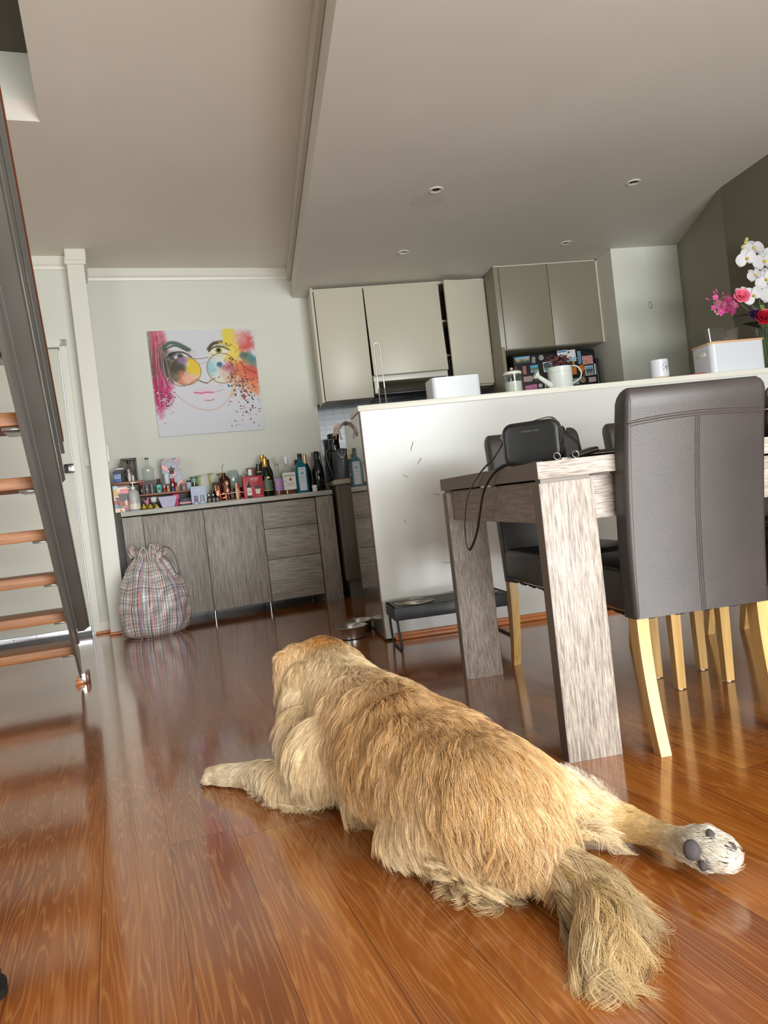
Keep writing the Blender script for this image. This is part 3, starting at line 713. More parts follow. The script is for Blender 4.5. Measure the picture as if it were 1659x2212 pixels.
#        a       ra     b      rb    flow(None = along bone)  length  colour A, colour B, lift
BN = [('rump', .090, 'pelv', .128, 'T', .044, GOLD2, GOLD, .25), ('pelv', .128, 'loin', .136, 'T', .043, GOLD, GOLD, .25), ('loin', .136, 'thor', .146, 'T', .041, GOLD, GOLD, .28),
      ('thor', .146, 'wit', .142, 'T', .042, GOLD, GOLD2, .3), ('wit', .142, 'nb', .112, 'T', .042, PALE, CREAM, .32), ('nb', .112, 'neck', .098, 'T', .040, PALE, CREAM, .32),
      ('neck', .098, 'head', .076, 'T', .026, CREAM, PALE, .28), ('head', .074, 'skull', .062, 'T', .015, (220, 184, 136), (210, 164, 108), .2),
      ('skull', .056, 'muz0', .048, (-.1, -.95, .1), .010, (192, 138, 80), (198, 154, 100), .15), ('muz0', .048, 'muz1', .030, (.2, -.95, .2), .007, (220, 178, 124), (226, 196, 150), .1),
      ('wit', .12, 'shL', .095, (-.35, -.25, -.9), .038, PALE, CREAM, .3), ('shL', .092, 'elb', .052, (-.5, .1, -.85), .036, CREAM, WHITE, .35),
      ('elb', .050, 'carp', .031, (-.35, -.1, -.55), .030, CREAM, WHITE, .35), ('carp', .031, 'paw', .029, (-.7, .35, -.3), .016, WHITE, WHITE, .25), ('paw', .030, 'toe', .024, (-.75, .5, -.25), .014, WHITE, WHITE, .25),
      ('wit', .10, 'shR', .09, (.4, -.2, -.9), .034, GOLD2, PALE, .3), ('shR', .08, 'elbR', .05, (.4, 0, -.9), .03, PALE, CREAM, .3), ('elbR', .045, 'carpR', .03, (-.3, .8, -.3), .02, CREAM, WHITE, .2), ('carpR', .03, 'pawR_', .03, (-.3, .8, -.3), .014, WHITE, WHITE, .2),
      ('pelv', .110, 'thA', .100, (-.30, -.45, -.9), .040, PALE, CREAM, .22), ('thA', .096, 'kneeL', .062, (-.25, -.30, -.9), .042, CREAM, CREAM, .22), ('kneeL', .058, 'hockL', .042, (.1, -.45, -.8), .040, PALE, CREAM, .25),
      ('thA', .085, 'isL', .056, (.10, -.55, -.8), .034, PALE, PALE, .2), ('isL', .058, 'hockL', .046, (.05, -.5, -.85), .018, PALE, CREAM, .15), ('kneeL', .03, 'foot', .022, (-.5, -.2, -.5), .012, (222, 186, 150), (214, 180, 150), .2),
      ('pelv', .105, 'hipR', .088, (.55, -.45, -.5), .028, GOLD, GOLD2, .2), ('hipR', .086, 'thR', .060, (.6, -.5, -.45), .026, GOLD2, PALE, .2), ('thR', .060, 'stR', .045, (.6, -.45, -.4), .030, PALE, CREAM, .35),
      ('stR', .040, 'hk', .036, (.7, -.6, -.2), .016, (206, 172, 120), (200, 166, 112), .12), ('hk', .036, 'sh', .027, (.6, -.75, -.1), .009, (200, 166, 112), (198, 164, 112), .1), ('sh', .027, 'an', .026, (.5, -.8, -.1), .009, (198, 164, 112), (214, 188, 144), .12),
      ('an', .028, 'pw', .036, (.5, -.7, .1), .020, WHITE, WHITE, .45), ('pw', .036, 'pt', .030, (.4, -.8, .15), .021, WHITE, WHITE, .4),
      ('rump', .06, 't0', .044, 'B', .055, GOLD2, DUSK, .3), ('t0', .042, 't1', .038, 'B', .085, DUSK, DUSK, .25), ('t1', .038, 't2', .036, 'B', .105, DUSK, DUSK, .25), ('t2', .036, 't3', .030, 'B', .115, DUSK, (192, 164, 118), .22),
      ('t3', .030, 't4', .022, 'B', .105, (192, 164, 118), (200, 174, 130), .2), ('t4', .022, 't5', .014, 'B', .085, (200, 174, 130), (206, 182, 140), .2)]
bm = new_bm()
for a, ra, b, rb, *_ in BN:
    pa, pb = Vector(J[a]), Vector(J[b]); n = max(2, int((pb - pa).length / 0.014))
    for k in range(n + 1):
        q = k / n; p = pa.lerp(pb, q); r = ra + (rb - ra) * q
        sphere(bm, p, (r, r, min(r, 9)), 14)
# ears, extra forms
sphere(bm, (.018, 2.085, .278), (.030, .050, .066), 14, Matrix.Rotation(-.12, 3, 'Y'))
sphere(bm, (.055, 2.10, .315), (.045, .050, .040), 14)
sphere(bm, (.200, 2.10, .285), (.024, .036, .050), 14, Matrix.Rotation(-.35, 3, 'Y'))
sphere(bm, (.118, 2.105, .305), (.082, .075, .058), 16)
sphere(bm, (.17, 2.07, .25), (.06, .07, .07), 14)
sphere(bm, (.15, 1.73, .05), (.05, .09, .04), 14)
sphere(bm, (.045, 1.93, .13), (.075, .09, .095), 14)
sphere(bm, (.040, 2.02, .19), (.050, .075, .095), 14)
sphere(bm, (.065, 2.03, .25), (.060, .06, .07), 14)
for dx, dy in ((-.014, -.012), (-.002, .0), (.010, .010)):
    sphere(bm, (-.222 + dx * .4, 2.118 + dy, .020), (.017, .017, .014), 10)
me = bpy.data.meshes.new('dog_lumps'); bm.to_mesh(me); bm.free()
tmp = bpy.data.objects.new('dog_lumps', me); COL.objects.link(tmp)
md = tmp.modifiers.new('r', 'REMESH'); md.mode = 'VOXEL'; md.voxel_size = 0.0075; md.use_smooth_shade = True
md = tmp.modifiers.new('s', 'SMOOTH'); md.iterations = 5; md.factor = 0.5
dg = bpy.context.evaluated_depsgraph_get()
body = bpy.data.meshes.new_from_object(tmp.evaluated_get(dg)); body.name = 'dog'
bpy.data.objects.remove(tmp)
nv = len(body.vertices)
co = np.empty(nv * 3, dtype=np.float32); body.vertices.foreach_get('co', co); co = co.reshape(nv, 3)
# folds of loose skin over the shoulders and loin
def fold(co):
    x, y, z = co[:, 0], co[:, 1], co[:, 2]
    s = np.sin((y * 1.0 + x * .35) * 62 + 1.5 * np.sin(x * 19)) * .6 + np.sin((y * .9 - x * .55) * 41 + 1.3 + 2 * np.sin(x * 13 + y * 9)) * .6
    wgt = np.exp(-((y - 1.58) / .17) ** 2) * np.clip((z - .12) / .12, 0, 1)
    return s * wgt * 0.0105
co[:, 2] += fold(co)
co[:, 2] = np.maximum(co[:, 2], 0.002)
body.vertices.foreach_set('co', co.ravel()); body.update()
body.polygons.foreach_set('use_smooth', [True] * len(body.polygons))
dog = bpy.data.objects.new('dog', body); COL.objects.link(dog)
tag(dog, 'long-haired golden dog sprawled on the floor, seen from behind', 'dog')
M_SKIN = attr_mat('dog_undercoat', 0.8)
body.materials.clear(); body.materials.append(M_SKIN)
body.update()
body.calc_loop_triangles()
nt = len(body.loop_triangles)
tri = np.empty(nt * 3, dtype=np.int32); body.loop_triangles.foreach_get('vertices', tri); tri = tri.reshape(nt, 3)
vn = np.empty(nv * 3, dtype=np.float32); body.vertex_normals.foreach_get('vector', vn); vn = vn.reshape(nv, 3)
P0 = np.array([J[b[0]] for b in BN]); P1 = np.array([J[b[2]] for b in BN]); R0 = np.array([b[1] for b in BN]); R1 = np.array([b[3] for b in BN])
BLEN = np.array([b[5] for b in BN]); LIFT = np.array([b[8] for b in BN])
CA_ = np.array([b[6] for b in BN], float); CB_ = np.array([b[7] for b in BN], float)
def field(P, N):
    """flow direction, length, colour, lift at surface points"""
    D = P1 - P0; L2 = (D ** 2).sum(1)
    t = np.clip(((P[:, None, :] - P0[None]) * D[None]).sum(2) / L2[None], 0, 1)
    C = P0[None] + t[..., None] * D[None]
    d = np.linalg.norm(P[:, None, :] - C, axis=2) - (R0 + (R1 - R0) * t)
    w = np.exp(-np.maximum(d, -0.02) / 0.013); w /= w.sum(1, keepdims=True)
    FL = np.zeros((len(P), len(BN), 3))
    for i, b in enumerate(BN):
        if b[4] == 'T':
            tail = P0[i] - P1[i]; tail /= np.linalg.norm(tail)
            lat = P - C[:, i]; lat -= (lat @ tail)[:, None] * tail; lat[:, 2] = 0
            ln = np.linalg.norm(lat, axis=1, keepdims=True) + 1e-6
            s = np.clip(ln / (R0[i] * .9), 0, 1)
            FL[:, i] = tail * (1.0 - .55 * s) + lat / ln * .55 * s + np.array([0, 0, -1.0]) * (0.25 + 1.0 * s)
        elif b[4] == 'B':
            v = P1[i] - P0[i]; v /= np.linalg.norm(v)
            rad = P - C[:, i]; rad[:, 2] *= .35; rad /= np.linalg.norm(rad, axis=1, keepdims=True) + 1e-6
            FL[:, i] = v * 1.0 + rad * (.30 if b[0] in ('t3', 't4') else .60) + np.array([.06, -.30, -.10])
        else:
            v = np.array(b[4], float); FL[:, i] = v / np.linalg.norm(v)
    F = (w[..., None] * FL).sum(1)
    Ln = (w * BLEN).sum(1); Lf = (w * LIFT).sum(1)
    col = (w[..., None] * (CA_[None] + (CB_ - CA_)[None] * t[..., None])).sum(1)
    return F, Ln, col, Lf
# local feathering: centre, radius, length, flow, colour, curl
PATCH = [((.315, 1.325, .03), .050, .085, (-.35, -.75, -.25), CREAM, 1.0), ((.27, 1.36, .03), .045, .070, (-.5, -.6, -.3), PALE, .8),
         ((.505, 1.37, .05), .045, .085, (-.25, -.9, -.4), CREAM, 1.0), ((.49, 1.36, .06), .040, .070, (-.05, -.85, -.4), CREAM, .8), ((.585, 1.43, .10), .040, .055, (.25, .4, .85), WHITE, .3),
         ((-.01, 1.88, .035), .055, .055, (-.25, -.75, -.35), CREAM, .3), ((-.06, 1.94, .03), .045, .050, (-.2, -.85, -.3), WHITE, .3),
         ((.02, 1.86, .10), .05, .050, (-.85, .1, -.3), CREAM, .5), ((.0, 2.09, .25), .045, .060, (-.35, -.25, -.9), CREAM, .4), ((.03, 2.03, .17), .05, .055, (-.5, .0, -.85), WHITE, .8),
         ((.235, 2.10, .30), .035, .050, (.65, -.45, .0), CREAM, .4), ((.008, 2.06, .235), .022, .030, (-.4, -.3, -.9), (176, 118, 70), .2),
         ((.125, 2.09, .355), .040, .015, (0, -1, 0), (194, 140, 80), .0), ((.368, 1.262, .075), .042, .013, (.05, -.5, -.85), CREAM, .0), ((.395, 1.262, .14), .04, .045, (.25, -.7, -.6), GOLD2, .5), ((.45, 1.32, .14), .05, .05, (.35, -.75, -.5), GOLD2, .5)]
rng = np.random.default_rng(11)
def lownoise(P, sc, seed):
    out = np.zeros(len(P))
    r = np.random.default_rng(seed)
    for k in range(6):
        v = r.normal(size=3) * sc; out += np.sin(P @ v + r.uniform(0, 6.28))
    return out / 2.4
area_ = np.linalg.norm(np.cross(co[tri[:, 1]] - co[tri[:, 0]], co[tri[:, 2]] - co[tri[:, 0]]), axis=1)
cz = co[tri].mean(1)
dens = area_ * np.where(cz[:, 2] < 0.006, 0.03, 1.0) * np.where((cz[:, 1] > 2.05) & (vn[tri[:, 0], 1] > .3), .5, 1.0)
# extra density where the coat is long and visible (tail, fringes)
for c_, r_, *_ in PATCH: dens = dens * (1 + 1.5 * np.exp(-((cz - np.array(c_)) ** 2).sum(1) / r_ ** 2))
dens = dens * (1 + 5.0 * ((cz[:, 1] < 1.23) & (cz[:, 0] < .60)))
def grow(name, n, pts, longsel, rad, seed):
    r = np.random.default_rng(seed)
    ti = r.choice(nt, n, p=dens / dens.sum()); u = r.random(n); v = r.random(n)
    fl = u + v > 1; u[fl] = 1 - u[fl]; v[fl] = 1 - v[fl]; w_ = 1 - u - v
    tt = tri[ti]
    P = co[tt[:, 0]] * w_[:, None] + co[tt[:, 1]] * u[:, None] + co[tt[:, 2]] * v[:, None]
    N = vn[tt[:, 0]] * w_[:, None] + vn[tt[:, 1]] * u[:, None] + vn[tt[:, 2]] * v[:, None]
    N /= np.linalg.norm(N, axis=1, keepdims=True)
    P = P.astype(float); N = N.astype(float)
    F, L, Cc, Lf = field(P, N)
    curl = np.full(n, .25)
    for c_, r_, l_, f_, col_, cu_ in PATCH:
        g_ = np.exp(-((P - np.array(c_)) ** 2).sum(1) / r_ ** 2)[:, None]; g1 = np.clip(g_ * 1.3, 0, 1)
        f_ = np.array(f_, float); f_ /= np.linalg.norm(f_)
        F = F * (1 - g1) + f_ * g1; Cc = Cc * (1 - g1) + np.array(col_, float) * g1
        L = L * (1 - g1[:, 0]) + l_ * g1[:, 0]; curl = curl * (1 - g1[:, 0]) + cu_ * g1[:, 0]
    tl = np.clip((1.25 - P[:, 1]) / .04, 0, 1) * (P[:, 0] < .6); curl = np.maximum(curl, .75 * tl)
    keep = (L > .05) if longsel else (L <= .05)
    P, N, F, L, Cc, Lf, curl = P[keep], N[keep], F[keep], L[keep], Cc[keep], Lf[keep], curl[keep]
    n = len(P)
    F -= (F * N).sum(1)[:, None] * N
    F /= np.linalg.norm(F, axis=1, keepdims=True) + 1e-6
    # swirl the lie of the coat a little
    ang = lownoise(P, 22, 5) * .30 + lownoise(P, 70, 6) * .16
    B = np.cross(N, F)
    F = F * np.cos(ang)[:, None] + B * np.sin(ang)[:, None]; B = np.cross(N, F)
    # clumps
    ns = max(200, n // (15 if not longsel else 45))
    seeds = r.choice(n, ns, replace=False)
    kd = KDTree(ns)
    for i, s_ in enumerate(seeds): kd.insert(P[s_], i)
    kd.balance()
    ci = np.array([kd.find(p)[1] for p in P]); cs = seeds[ci]
    L = L * (0.70 + .5 * r.random(n)) * (0.75 + .5 * r.random(ns)[ci])
    s = np.linspace(0, 1, pts)[None, :, None]
    ph = (r.uniform(0, 6.28, ns)[ci] + r.normal(0, .25, n))[:, None, None]
    Fc, Nc, Bc = F[cs], N[cs], B[cs]
    cl = (0.5 if longsel else .30)
    Fm = F * (1 - cl) + Fc * cl; Bm = B * (1 - cl) + Bc * cl
    lf = (Lf * (0.75 + .5 * r.random(n)) * (.65 + .7 * r.random(ns)[ci]))[:, None, None]
    Lx = L[:, None, None]
    wave = np.sin(ph + s * (2 * PI * (1.25 if longsel else .9))) * s * Lx * (.05 + .16 * curl[:, None, None])
    C_ = P[:, None, :] + Fm[:, None, :] * s * Lx + N[:, None, :] * lf * Lx * (s - .75 * s * s) * 1.6 + Bm[:, None, :] * wave
    # gather tips towards the clump line
    Cs = P[cs][:, None, :] + Fc[:, None, :] * s * Lx + Nc[:, None, :] * lf * Lx * (s - .75 * s * s) * 1.6 + Bc[:, None, :] * wave
    pull = s ** 1.4 * (0.45 if longsel else .26)
    C_ = C_ * (1 - pull) + Cs * pull
    # gravity on long hair, and lie on the floor
    C_[:, :, 2] -= (s[..., 0] ** 2) * np.maximum(L[:, None] - .03, 0) * .35
    C_[:, :, 2] = np.maximum(C_[:, :, 2], .0015 + .004 * r.random((n, 1)))
    lowk = np.clip((.17 - P[:, 2]) / .13, 0, 1)[:, None] * ((P[:, 1] > 1.22) & (P[:, 0] < .5))[:, None] * .7
    Cc = Cc * (1 - lowk) + np.array([220., 196., 154.]) * lowk
    tone = (lownoise(P, 14, 21) * 8 + (r.normal(0, 1, ns)[ci]) * 10 + r.normal(0, 5, n))[:, None]
    warm = (r.normal(0, 1, ns)[ci] * 5)[:, None]
    col = np.clip(Cc + tone + np.hstack([warm * 0, -warm * .4, -warm]), 20, 252) / 255
    col = np.where(col <= .04045, col / 12.92, ((col + .055) / 1.055) ** 2.4)
    hc = bpy.data.hair_curves.new(name)
    hc.add_curves([pts] * n)
    hc.position_data.foreach_set('vector', C_.astype(np.float32).ravel())
    ra_ = np.repeat((rad * (1 - .75 * s[..., 0] ** 1.5)), n, 0) if False else (rad * (1 - .75 * np.linspace(0, 1, pts) ** 1.5))[None, :].repeat(n, 0)
    at = hc.attributes.get('radius') or hc.attributes.new('radius', 'FLOAT', 'POINT')
    at.data.foreach_set('value', ra_.astype(np.float32).ravel())
    at = hc.attributes.new('hair_colour', 'FLOAT_COLOR', 'CURVE')
    at.data.foreach_set('color', np.hstack([col, np.ones((n, 1))]).astype(np.float32).ravel())
    hc.materials.append(M_HAIR)
    o = bpy.data.objects.new(name, hc); COL.objects.link(o); o.parent = dog
    return o
M_HAIR = mat('dog_hair', (214, 176, 120), 0.42); g = NT(M_HAIR)
a_ = g.n('ShaderNodeAttribute'); a_.attribute_name = 'hair_colour'
g.link(a_.outputs['Color'], g.b.inputs['Base Color']); g.b.inputs['Specular IOR Level'].default_value = 0.25
hp = g.n('ShaderNodeHairInfo')
F_, L_, C_b, _ = field(co.astype(float), vn.astype(float))
for c_, r_, l_, f_, col_, cu_ in PATCH:
    g_ = np.clip(1.3 * np.exp(-((co - np.array(c_)) ** 2).sum(1) / r_ ** 2), 0, 1)[:, None]; C_b = C_b * (1 - g_) + np.array(col_, float) * g_
paint(dog, lambda c: C_b * .80)
grow('coat', 260000, 7, False, 0.00042, 1)['label'] = 'wavy golden coat, paler on the legs and belly'
grow('feathering', 110000, 12, True, 0.00038, 2)['label'] = 'long pale feathering on the tail, thighs, chest and ears'
# pads, claws, nose, eyes
M_PAD = mat('paw_pad', (62, 54, 54), 0.75)
to_cam = (Vector((0, 0, H)) - Vector(J['pw'])).normalized()
q_ = to_cam.to_track_quat('Z', 'Y').to_matrix()
for nme, c_, s_, a in (('heel_pad', (.662, 1.192, .066), (.015, .018, .008), 0), ('toe_pad', (.698, 1.188, .086), (.008, .012, .006), .3), ('toe_pad', (.722, 1.171, .068), (.010, .010, .006), 0), ('toe_pad', (.706, 1.172, .054), (.010, .013, .006), .2), ('toe_pad', (.676, 1.182, .043), (.009, .012, .006), -.3)):
    bm = new_bm(); sphere(bm, Vector(c_) + to_cam * (-.0045 if c_[0] < .70 else .004), s_, 14, q_ @ Matrix.Rotation(a, 3, 'Z')); obj(nme, bm, M_PAD, dog, 180)
M_CLAW = mat('claw', (52, 46, 44), 0.4)
for c_ in ((-.236, 2.112, .012), (-.232, 2.128, .012), (-.222, 2.140, .012)):
    bm = new_bm(); tube(bm, [c_, (c_[0] - .010, c_[1] + .006, c_[2] - .006), (c_[0] - .014, c_[1] + .009, .002)], [.004, .003, .001], 8); obj('claw', bm, M_CLAW, dog, 180)
bm = new_bm(); sphere(bm, (.060, 2.300, .243), (.016, .012, .012), 14); obj('nose', bm, mat('nose_black', (28, 24, 24), 0.3), dog, 180)
for sx in (-1, 1):
    bm = new_bm(); sphere(bm, (.102 + sx * .036, 2.185, .300), .011, 12); obj('eye', bm, mat('dog_eye', (40, 22, 12), 0.08), dog, 180)
# ================================================================== HANDBAG AND TABLE ITEMS
M_BLEA = leather('black_leather', (15, 16, 17), 0.34)
M_STRAP = mat('strap_black', (16, 16, 17), 0.35)
def rrect(w, h, r, n=6):
    pts = []
    for cx_, cy_, a0 in ((w / 2 - r, h / 2 - r, 0), (-w / 2 + r, h / 2 - r, 90), (-w / 2 + r, -h / 2 + r, 180), (w / 2 - r, -h / 2 + r, 270)):
        for k in range(n + 1):
            a = math.radians(a0 + 90 * k / n); pts.append((cx_ + r * math.cos(a), cy_ + r * math.sin(a)))
    return pts
def smooth_path(pts, n=6):
    P = [Vector(p) for p in pts]; out = []
    for i in range(len(P) - 1):
        p0, p1, p2, p3 = P[max(i - 1, 0)], P[i], P[i + 1], P[min(i + 2, len(P) - 1)]
        for k in range(n):
            t = k / n
            out.append(0.5 * ((2 * p1) + (p2 - p0) * t + (2 * p0 - 5 * p1 + 4 * p2 - p3) * t * t + (-p0 + 3 * p1 - 3 * p2 + p3) * t ** 3))
    out.append(P[-1]); return out
t = thing('handbag', 'small black leather crossbody handbag standing on the dining table', 'handbag', (0.832, 2.165, 0.777), math.radians(-31))
W_, H_ = 0.172, 0.130
bm = new_bm(); rings = []
for k, (y, s) in enumerate(((-0.036, 0.0), (-0.037, 0.80), (-0.036, 0.93), (-0.032, 0.985), (-0.026, 1.0), (0.0, 1.015), (0.026, 1.0), (0.032, 0.985), (0.036, 0.93), (0.036, 0.0))):
    s = max(s, 0.02); rings.append([bm.verts.new((x * s, y, z * s + H_ / 2 + 0.001)) for x, z in rrect(W_, H_, 0.030)])
ring_faces(bm, rings); obj('bag_body', bm, M_BLEA, t, 60)
for y in (-0.031, 0.031):
    bm = new_bm(); tube(bm, [(x * 1.0, y, z * 1.0 + H_ / 2 + 0.001) for x, z in rrect(W_ - 0.002, H_ - 0.002, 0.030)], 0.0022, 8, closed=True); obj('piping', bm, M_STRAP, t, 180)
bm = new_bm(); tube(bm, [(x, -0.008, z + H_ / 2) for x, z in rrect(W_ + 0.006, H_ + 0.003, 0.030)][:21], 0.0016, 6); obj('zip', bm, M_STEEL, t, 180)
text('embossed_name', 'MICHAEL KORS', 0.0075, mat('embossed_grey', (96, 98, 100), 0.3), t, (0.0, -0.0372, 0.103), extrude=0.0002)
bm = new_bm(); box(bm, (0.088, 0.004, 0.032), (0.006, 0.045, 0.05), 0.004); obj('side_tab', bm, M_STRAP, t)
for sx in (-1, 1):
    bm = new_bm(); torus(bm, (sx * 0.090, 0.004, 0.098), 0.008, 0.0013, 18, 6, Matrix.Rotation(PI / 2, 3, 'X')); obj('ring', bm, M_CHROME, t, 180)
bm = new_bm(); pts = smooth_path([(0.092, 0.004, 0.100), (0.060, 0.026, 0.138), (0.02, 0.038, 0.140), (-0.04, 0.040, 0.128), (-0.090, 0.015, 0.105)])
tube(bm, pts, 0.004, 8, flat=(0.0055, 0.0014)); obj('strap', bm, M_STRAP, t, 180)
bm = new_bm(); pts = smooth_path([(0.093, 0.004, 0.096), (0.104, -0.004, 0.078), (0.128, -0.012, 0.052), (0.136, -0.016, 0.022), (0.134, -0.018, 0.004)])
tube(bm, pts, 0.005, 8, flat=(0.0075, 0.0018)); obj('strap', bm, M_STRAP, t, 180)
# the long loop of strap that hangs over the table edge (coordinates relative to the bag)
Mi = (Matrix.Translation((0.832, 2.165, 0.777)) @ Matrix.Rotation(math.radians(-31), 4, 'Z')).inverted()
loop = [(.752, 2.205, .862), (.715, 2.195, .815), (.690, 2.240, .786), (.672, 2.31, .745), (.667, 2.39, .690), (.666, 2.44, .615), (.666, 2.455, .555), (.666, 2.43, .528), (.666, 2.385, .540), (.667, 2.31, .590), (.668, 2.245, .665), (.670, 2.19, .722), (.684, 2.12, .768), (.705, 2.06, .785), (.735, 2.00, .781), (.77, 1.96, .780)]
bm = new_bm(); tube(bm, smooth_path([Mi @ Vector(p) for p in loop]), 0.005, 8, flat=(0.0052, 0.0016)); obj('strap', bm, M_STRAP, t, 180, 'long shoulder strap looped over the table edge')
t = thing('key_ring', 'steel key rings lying on the table in front of the handbag', 'keys', (0.785, 1.885, 0.777), 0.1)
for k, (x, a) in enumerate(((0, 0.15), (0.055, -0.2))):
    bm = new_bm(); torus(bm, (x, 0, 0.012), 0.0095, 0.0009, 22, 6, Matrix.Rotation(PI / 2 - .25, 3, 'X') @ Matrix.Rotation(a, 3, 'Z')); obj('ring', bm, M_CHROME, t, 180)
bm = new_bm(); box(bm, (0.026, 0, 0.004), (0.03, 0.008, 0.004), 0.001); box(bm, (0.028, 0.004, 0.0035), (0.012, 0.014, 0.003), 0.001); obj('clip', bm, M_STEEL, t)
t = thing('glasses_case', 'slim black leather case leaning beside the handbag', 'case', (0.880, 1.96, 0.777), 0.35)
bm = new_bm(); box(bm, (0.02, 0.0, 0.016), (0.085, 0.04, 0.016), 0.007, Matrix.Rotation(-0.18, 3, 'Y'), 3); obj('case_body', bm, M_BLEA, t)
bm = new_bm(); tube(bm, [(-0.02, -0.0205, 0.010), (0.02, -0.0208, 0.017), (0.06, -0.0205, 0.023)], 0.001, 6); obj('seam', bm, M_STEEL, t)
t = thing('wallet', 'flat black zip wallet on the table left of the nearest chair', 'wallet', (0.985, 2.03, 0.777), 0.06)
bm = new_bm(); box(bm, (0, 0, 0.011), (0.15, 0.09, 0.020), 0.007, None, 3); obj('wallet_body', bm, M_BLEA, t)
bm = new_bm(); tube(bm, [(-0.07, -0.0455, 0.011), (0.07, -0.0455, 0.011)], 0.0012, 6); obj('zip', bm, M_STEEL, t)
t = thing('backpack', 'black bag with silver zip on the table right of the nearest chair', 'bag', (1.60, 2.06, 0.777), 0.1)
bm = new_bm(); rings = []
for k, (z, s) in enumerate(((0, .9), (.01, .98), (.05, 1), (.09, .97), (.115, .86), (.128, .6))):
    rings.append([bm.verts.new((x * s, y * s, z)) for x, y in rrect(0.24, 0.16, 0.045)])
ring_faces(bm, rings); obj('bag_body', bm, M_BLEA, t, 60)
bm = new_bm(); tube(bm, [(x * 0.99, y * 0.99, 0.086) for x, y in rrect(0.24, 0.16, 0.045)], 0.002, 6, closed=True); obj('zip', bm, M_CHROME, t, 180)
bm = new_bm(); tube(bm, smooth_path([(-0.06, 0, .125), (-.05, 0, .15), (0, 0, .162), (.05, 0, .15), (.06, 0, .125)]), 0.005, 8); obj('grab_handle', bm, M_STRAP, t, 180)

# ================================================================== DOG FEEDING STAND AND BOWLS
M_STAND = mat('stand_black', (46, 48, 52), 0.45)
t = thing('pet_feeder_stand', 'black raised pet feeder stand with two steel bowls before the bar', 'feeder stand', (0.56, 3.47, 0))
bm = new_bm()
FW, FD, Z0, Z1 = 0.575, 0.255, 0.148, 0.208
box2(bm, 0, FW, 0, 0.012, Z0, Z1, 0.001); box2(bm, 0, FW, FD - 0.012, FD, Z0, Z1, 0.001); box2(bm, 0, 0.012, 0.012, FD - 0.012, Z0, Z1, 0.001); box2(bm, FW - 0.012, FW, 0.012, FD - 0.012, Z0, Z1, 0.001)
def holed_top(bm, x0, x1, cx_, cy_, R, z):
    N = 32; inner, outer = [], []
    for k in range(N):
        a = 2 * PI * k / N; ca, sa = math.cos(a), math.sin(a)
        inner.append(bm.verts.new((cx_ + R * ca, cy_ + R * sa, z)))
        tx = ((x1 - cx_) if ca > 0 else (x0 - cx_)) / ca if abs(ca) > 1e-6 else 1e9; ty = ((FD - cy_) if sa > 0 else (0 - cy_)) / sa if abs(sa) > 1e-6 else 1e9
        q = min(tx, ty); outer.append(bm.verts.new((cx_ + ca * q, cy_ + sa * q, z)))
    for k in range(N): bm.faces.new((inner[k], inner[(k + 1) % N], outer[(k + 1) % N], outer[k]))
holed_top(bm, 0, FW / 2, 0.125, FD / 2, 0.088, Z1); holed_top(bm, FW / 2, FW, FW - 0.125, FD / 2, 0.088, Z1)
obj('frame', bm, M_STAND, t, 25)
for cx_ in (0.125, FW - 0.125):
    bm = new_bm(); lathe(bm, [(0.096, 0.214), (0.098, 0.211), (0.090, 0.2085), (0.082, 0.190), (0.072, 0.162), (0.064, 0.156), (0.0, 0.156)], 36, (cx_, FD / 2, 0), caps=False)
    obj('bowl', bm, M_STEEL, t, 60)
for x in (0.012, FW - 0.012):
    bm = new_bm(); s = 0.006 if x < .1 else -0.006
    tube(bm, smooth_path([(x, 0.02, Z0), (x + s * 0.3, 0.012, 0.08), (x + s, 0.008, 0.022), (x + s, 0.022, 0.0065), (x + s, FD / 2, 0.0065), (x + s, FD - 0.022, 0.0065), (x + s, FD - 0.008, 0.022), (x + s * .3, FD - 0.012, 0.08), (x, FD - 0.02, Z0)], 5), 0.0062, 8)
    obj('leg', bm, M_STAND, t, 180)
def steel_bowl(x, y, R, h, label):
    t = thing('pet_bowl', label, 'bowl', (x, y, 0), 0, 'steel bowls on the floor')
    bm = new_bm(); lathe(bm, [(0.0, 0.002), (R * .80, 0.002), (R * .84, 0.004), (R * .90, h * .9), (R * .97, h), (R * .99, h + .002), (R * .96, h + .003), (R * .86, h * .93), (R * .78, 0.010), (0.0, 0.008)], 40, caps=False); obj('bowl_body', bm, M_STEEL, t, 50)
    bm = new_bm(); torus(bm, (0, 0, 0.003), R * .82, 0.003, 36, 6); obj('rubber_ring', bm, M_BLACK, t, 180)
steel_bowl(0.408, 4.035, 0.088, 0.062, 'steel pet bowl on the floor just beyond the dog, front one')
steel_bowl(0.470, 4.225, 0.082, 0.058, 'steel pet bowl behind another, against the bar end panel')
t = thing('shoe', 'black rounded shoe toe at the left edge of the floor', 'shoe', (-0.545, 1.30, 0), 0.5)
bm = new_bm(); sphere(bm, (-0.03, 0, 0.030), (0.075, 0.042, 0.028), 18); obj('upper', bm, M_BLACK, t, 180)
bm = new_bm(); prism(bm, [(x - .03, y) for x, y in rrect(0.16, 0.088, 0.04)], 0, 0.014); obj('sole', bm, mat('rubber_black', (18, 18, 18), 0.6), t)

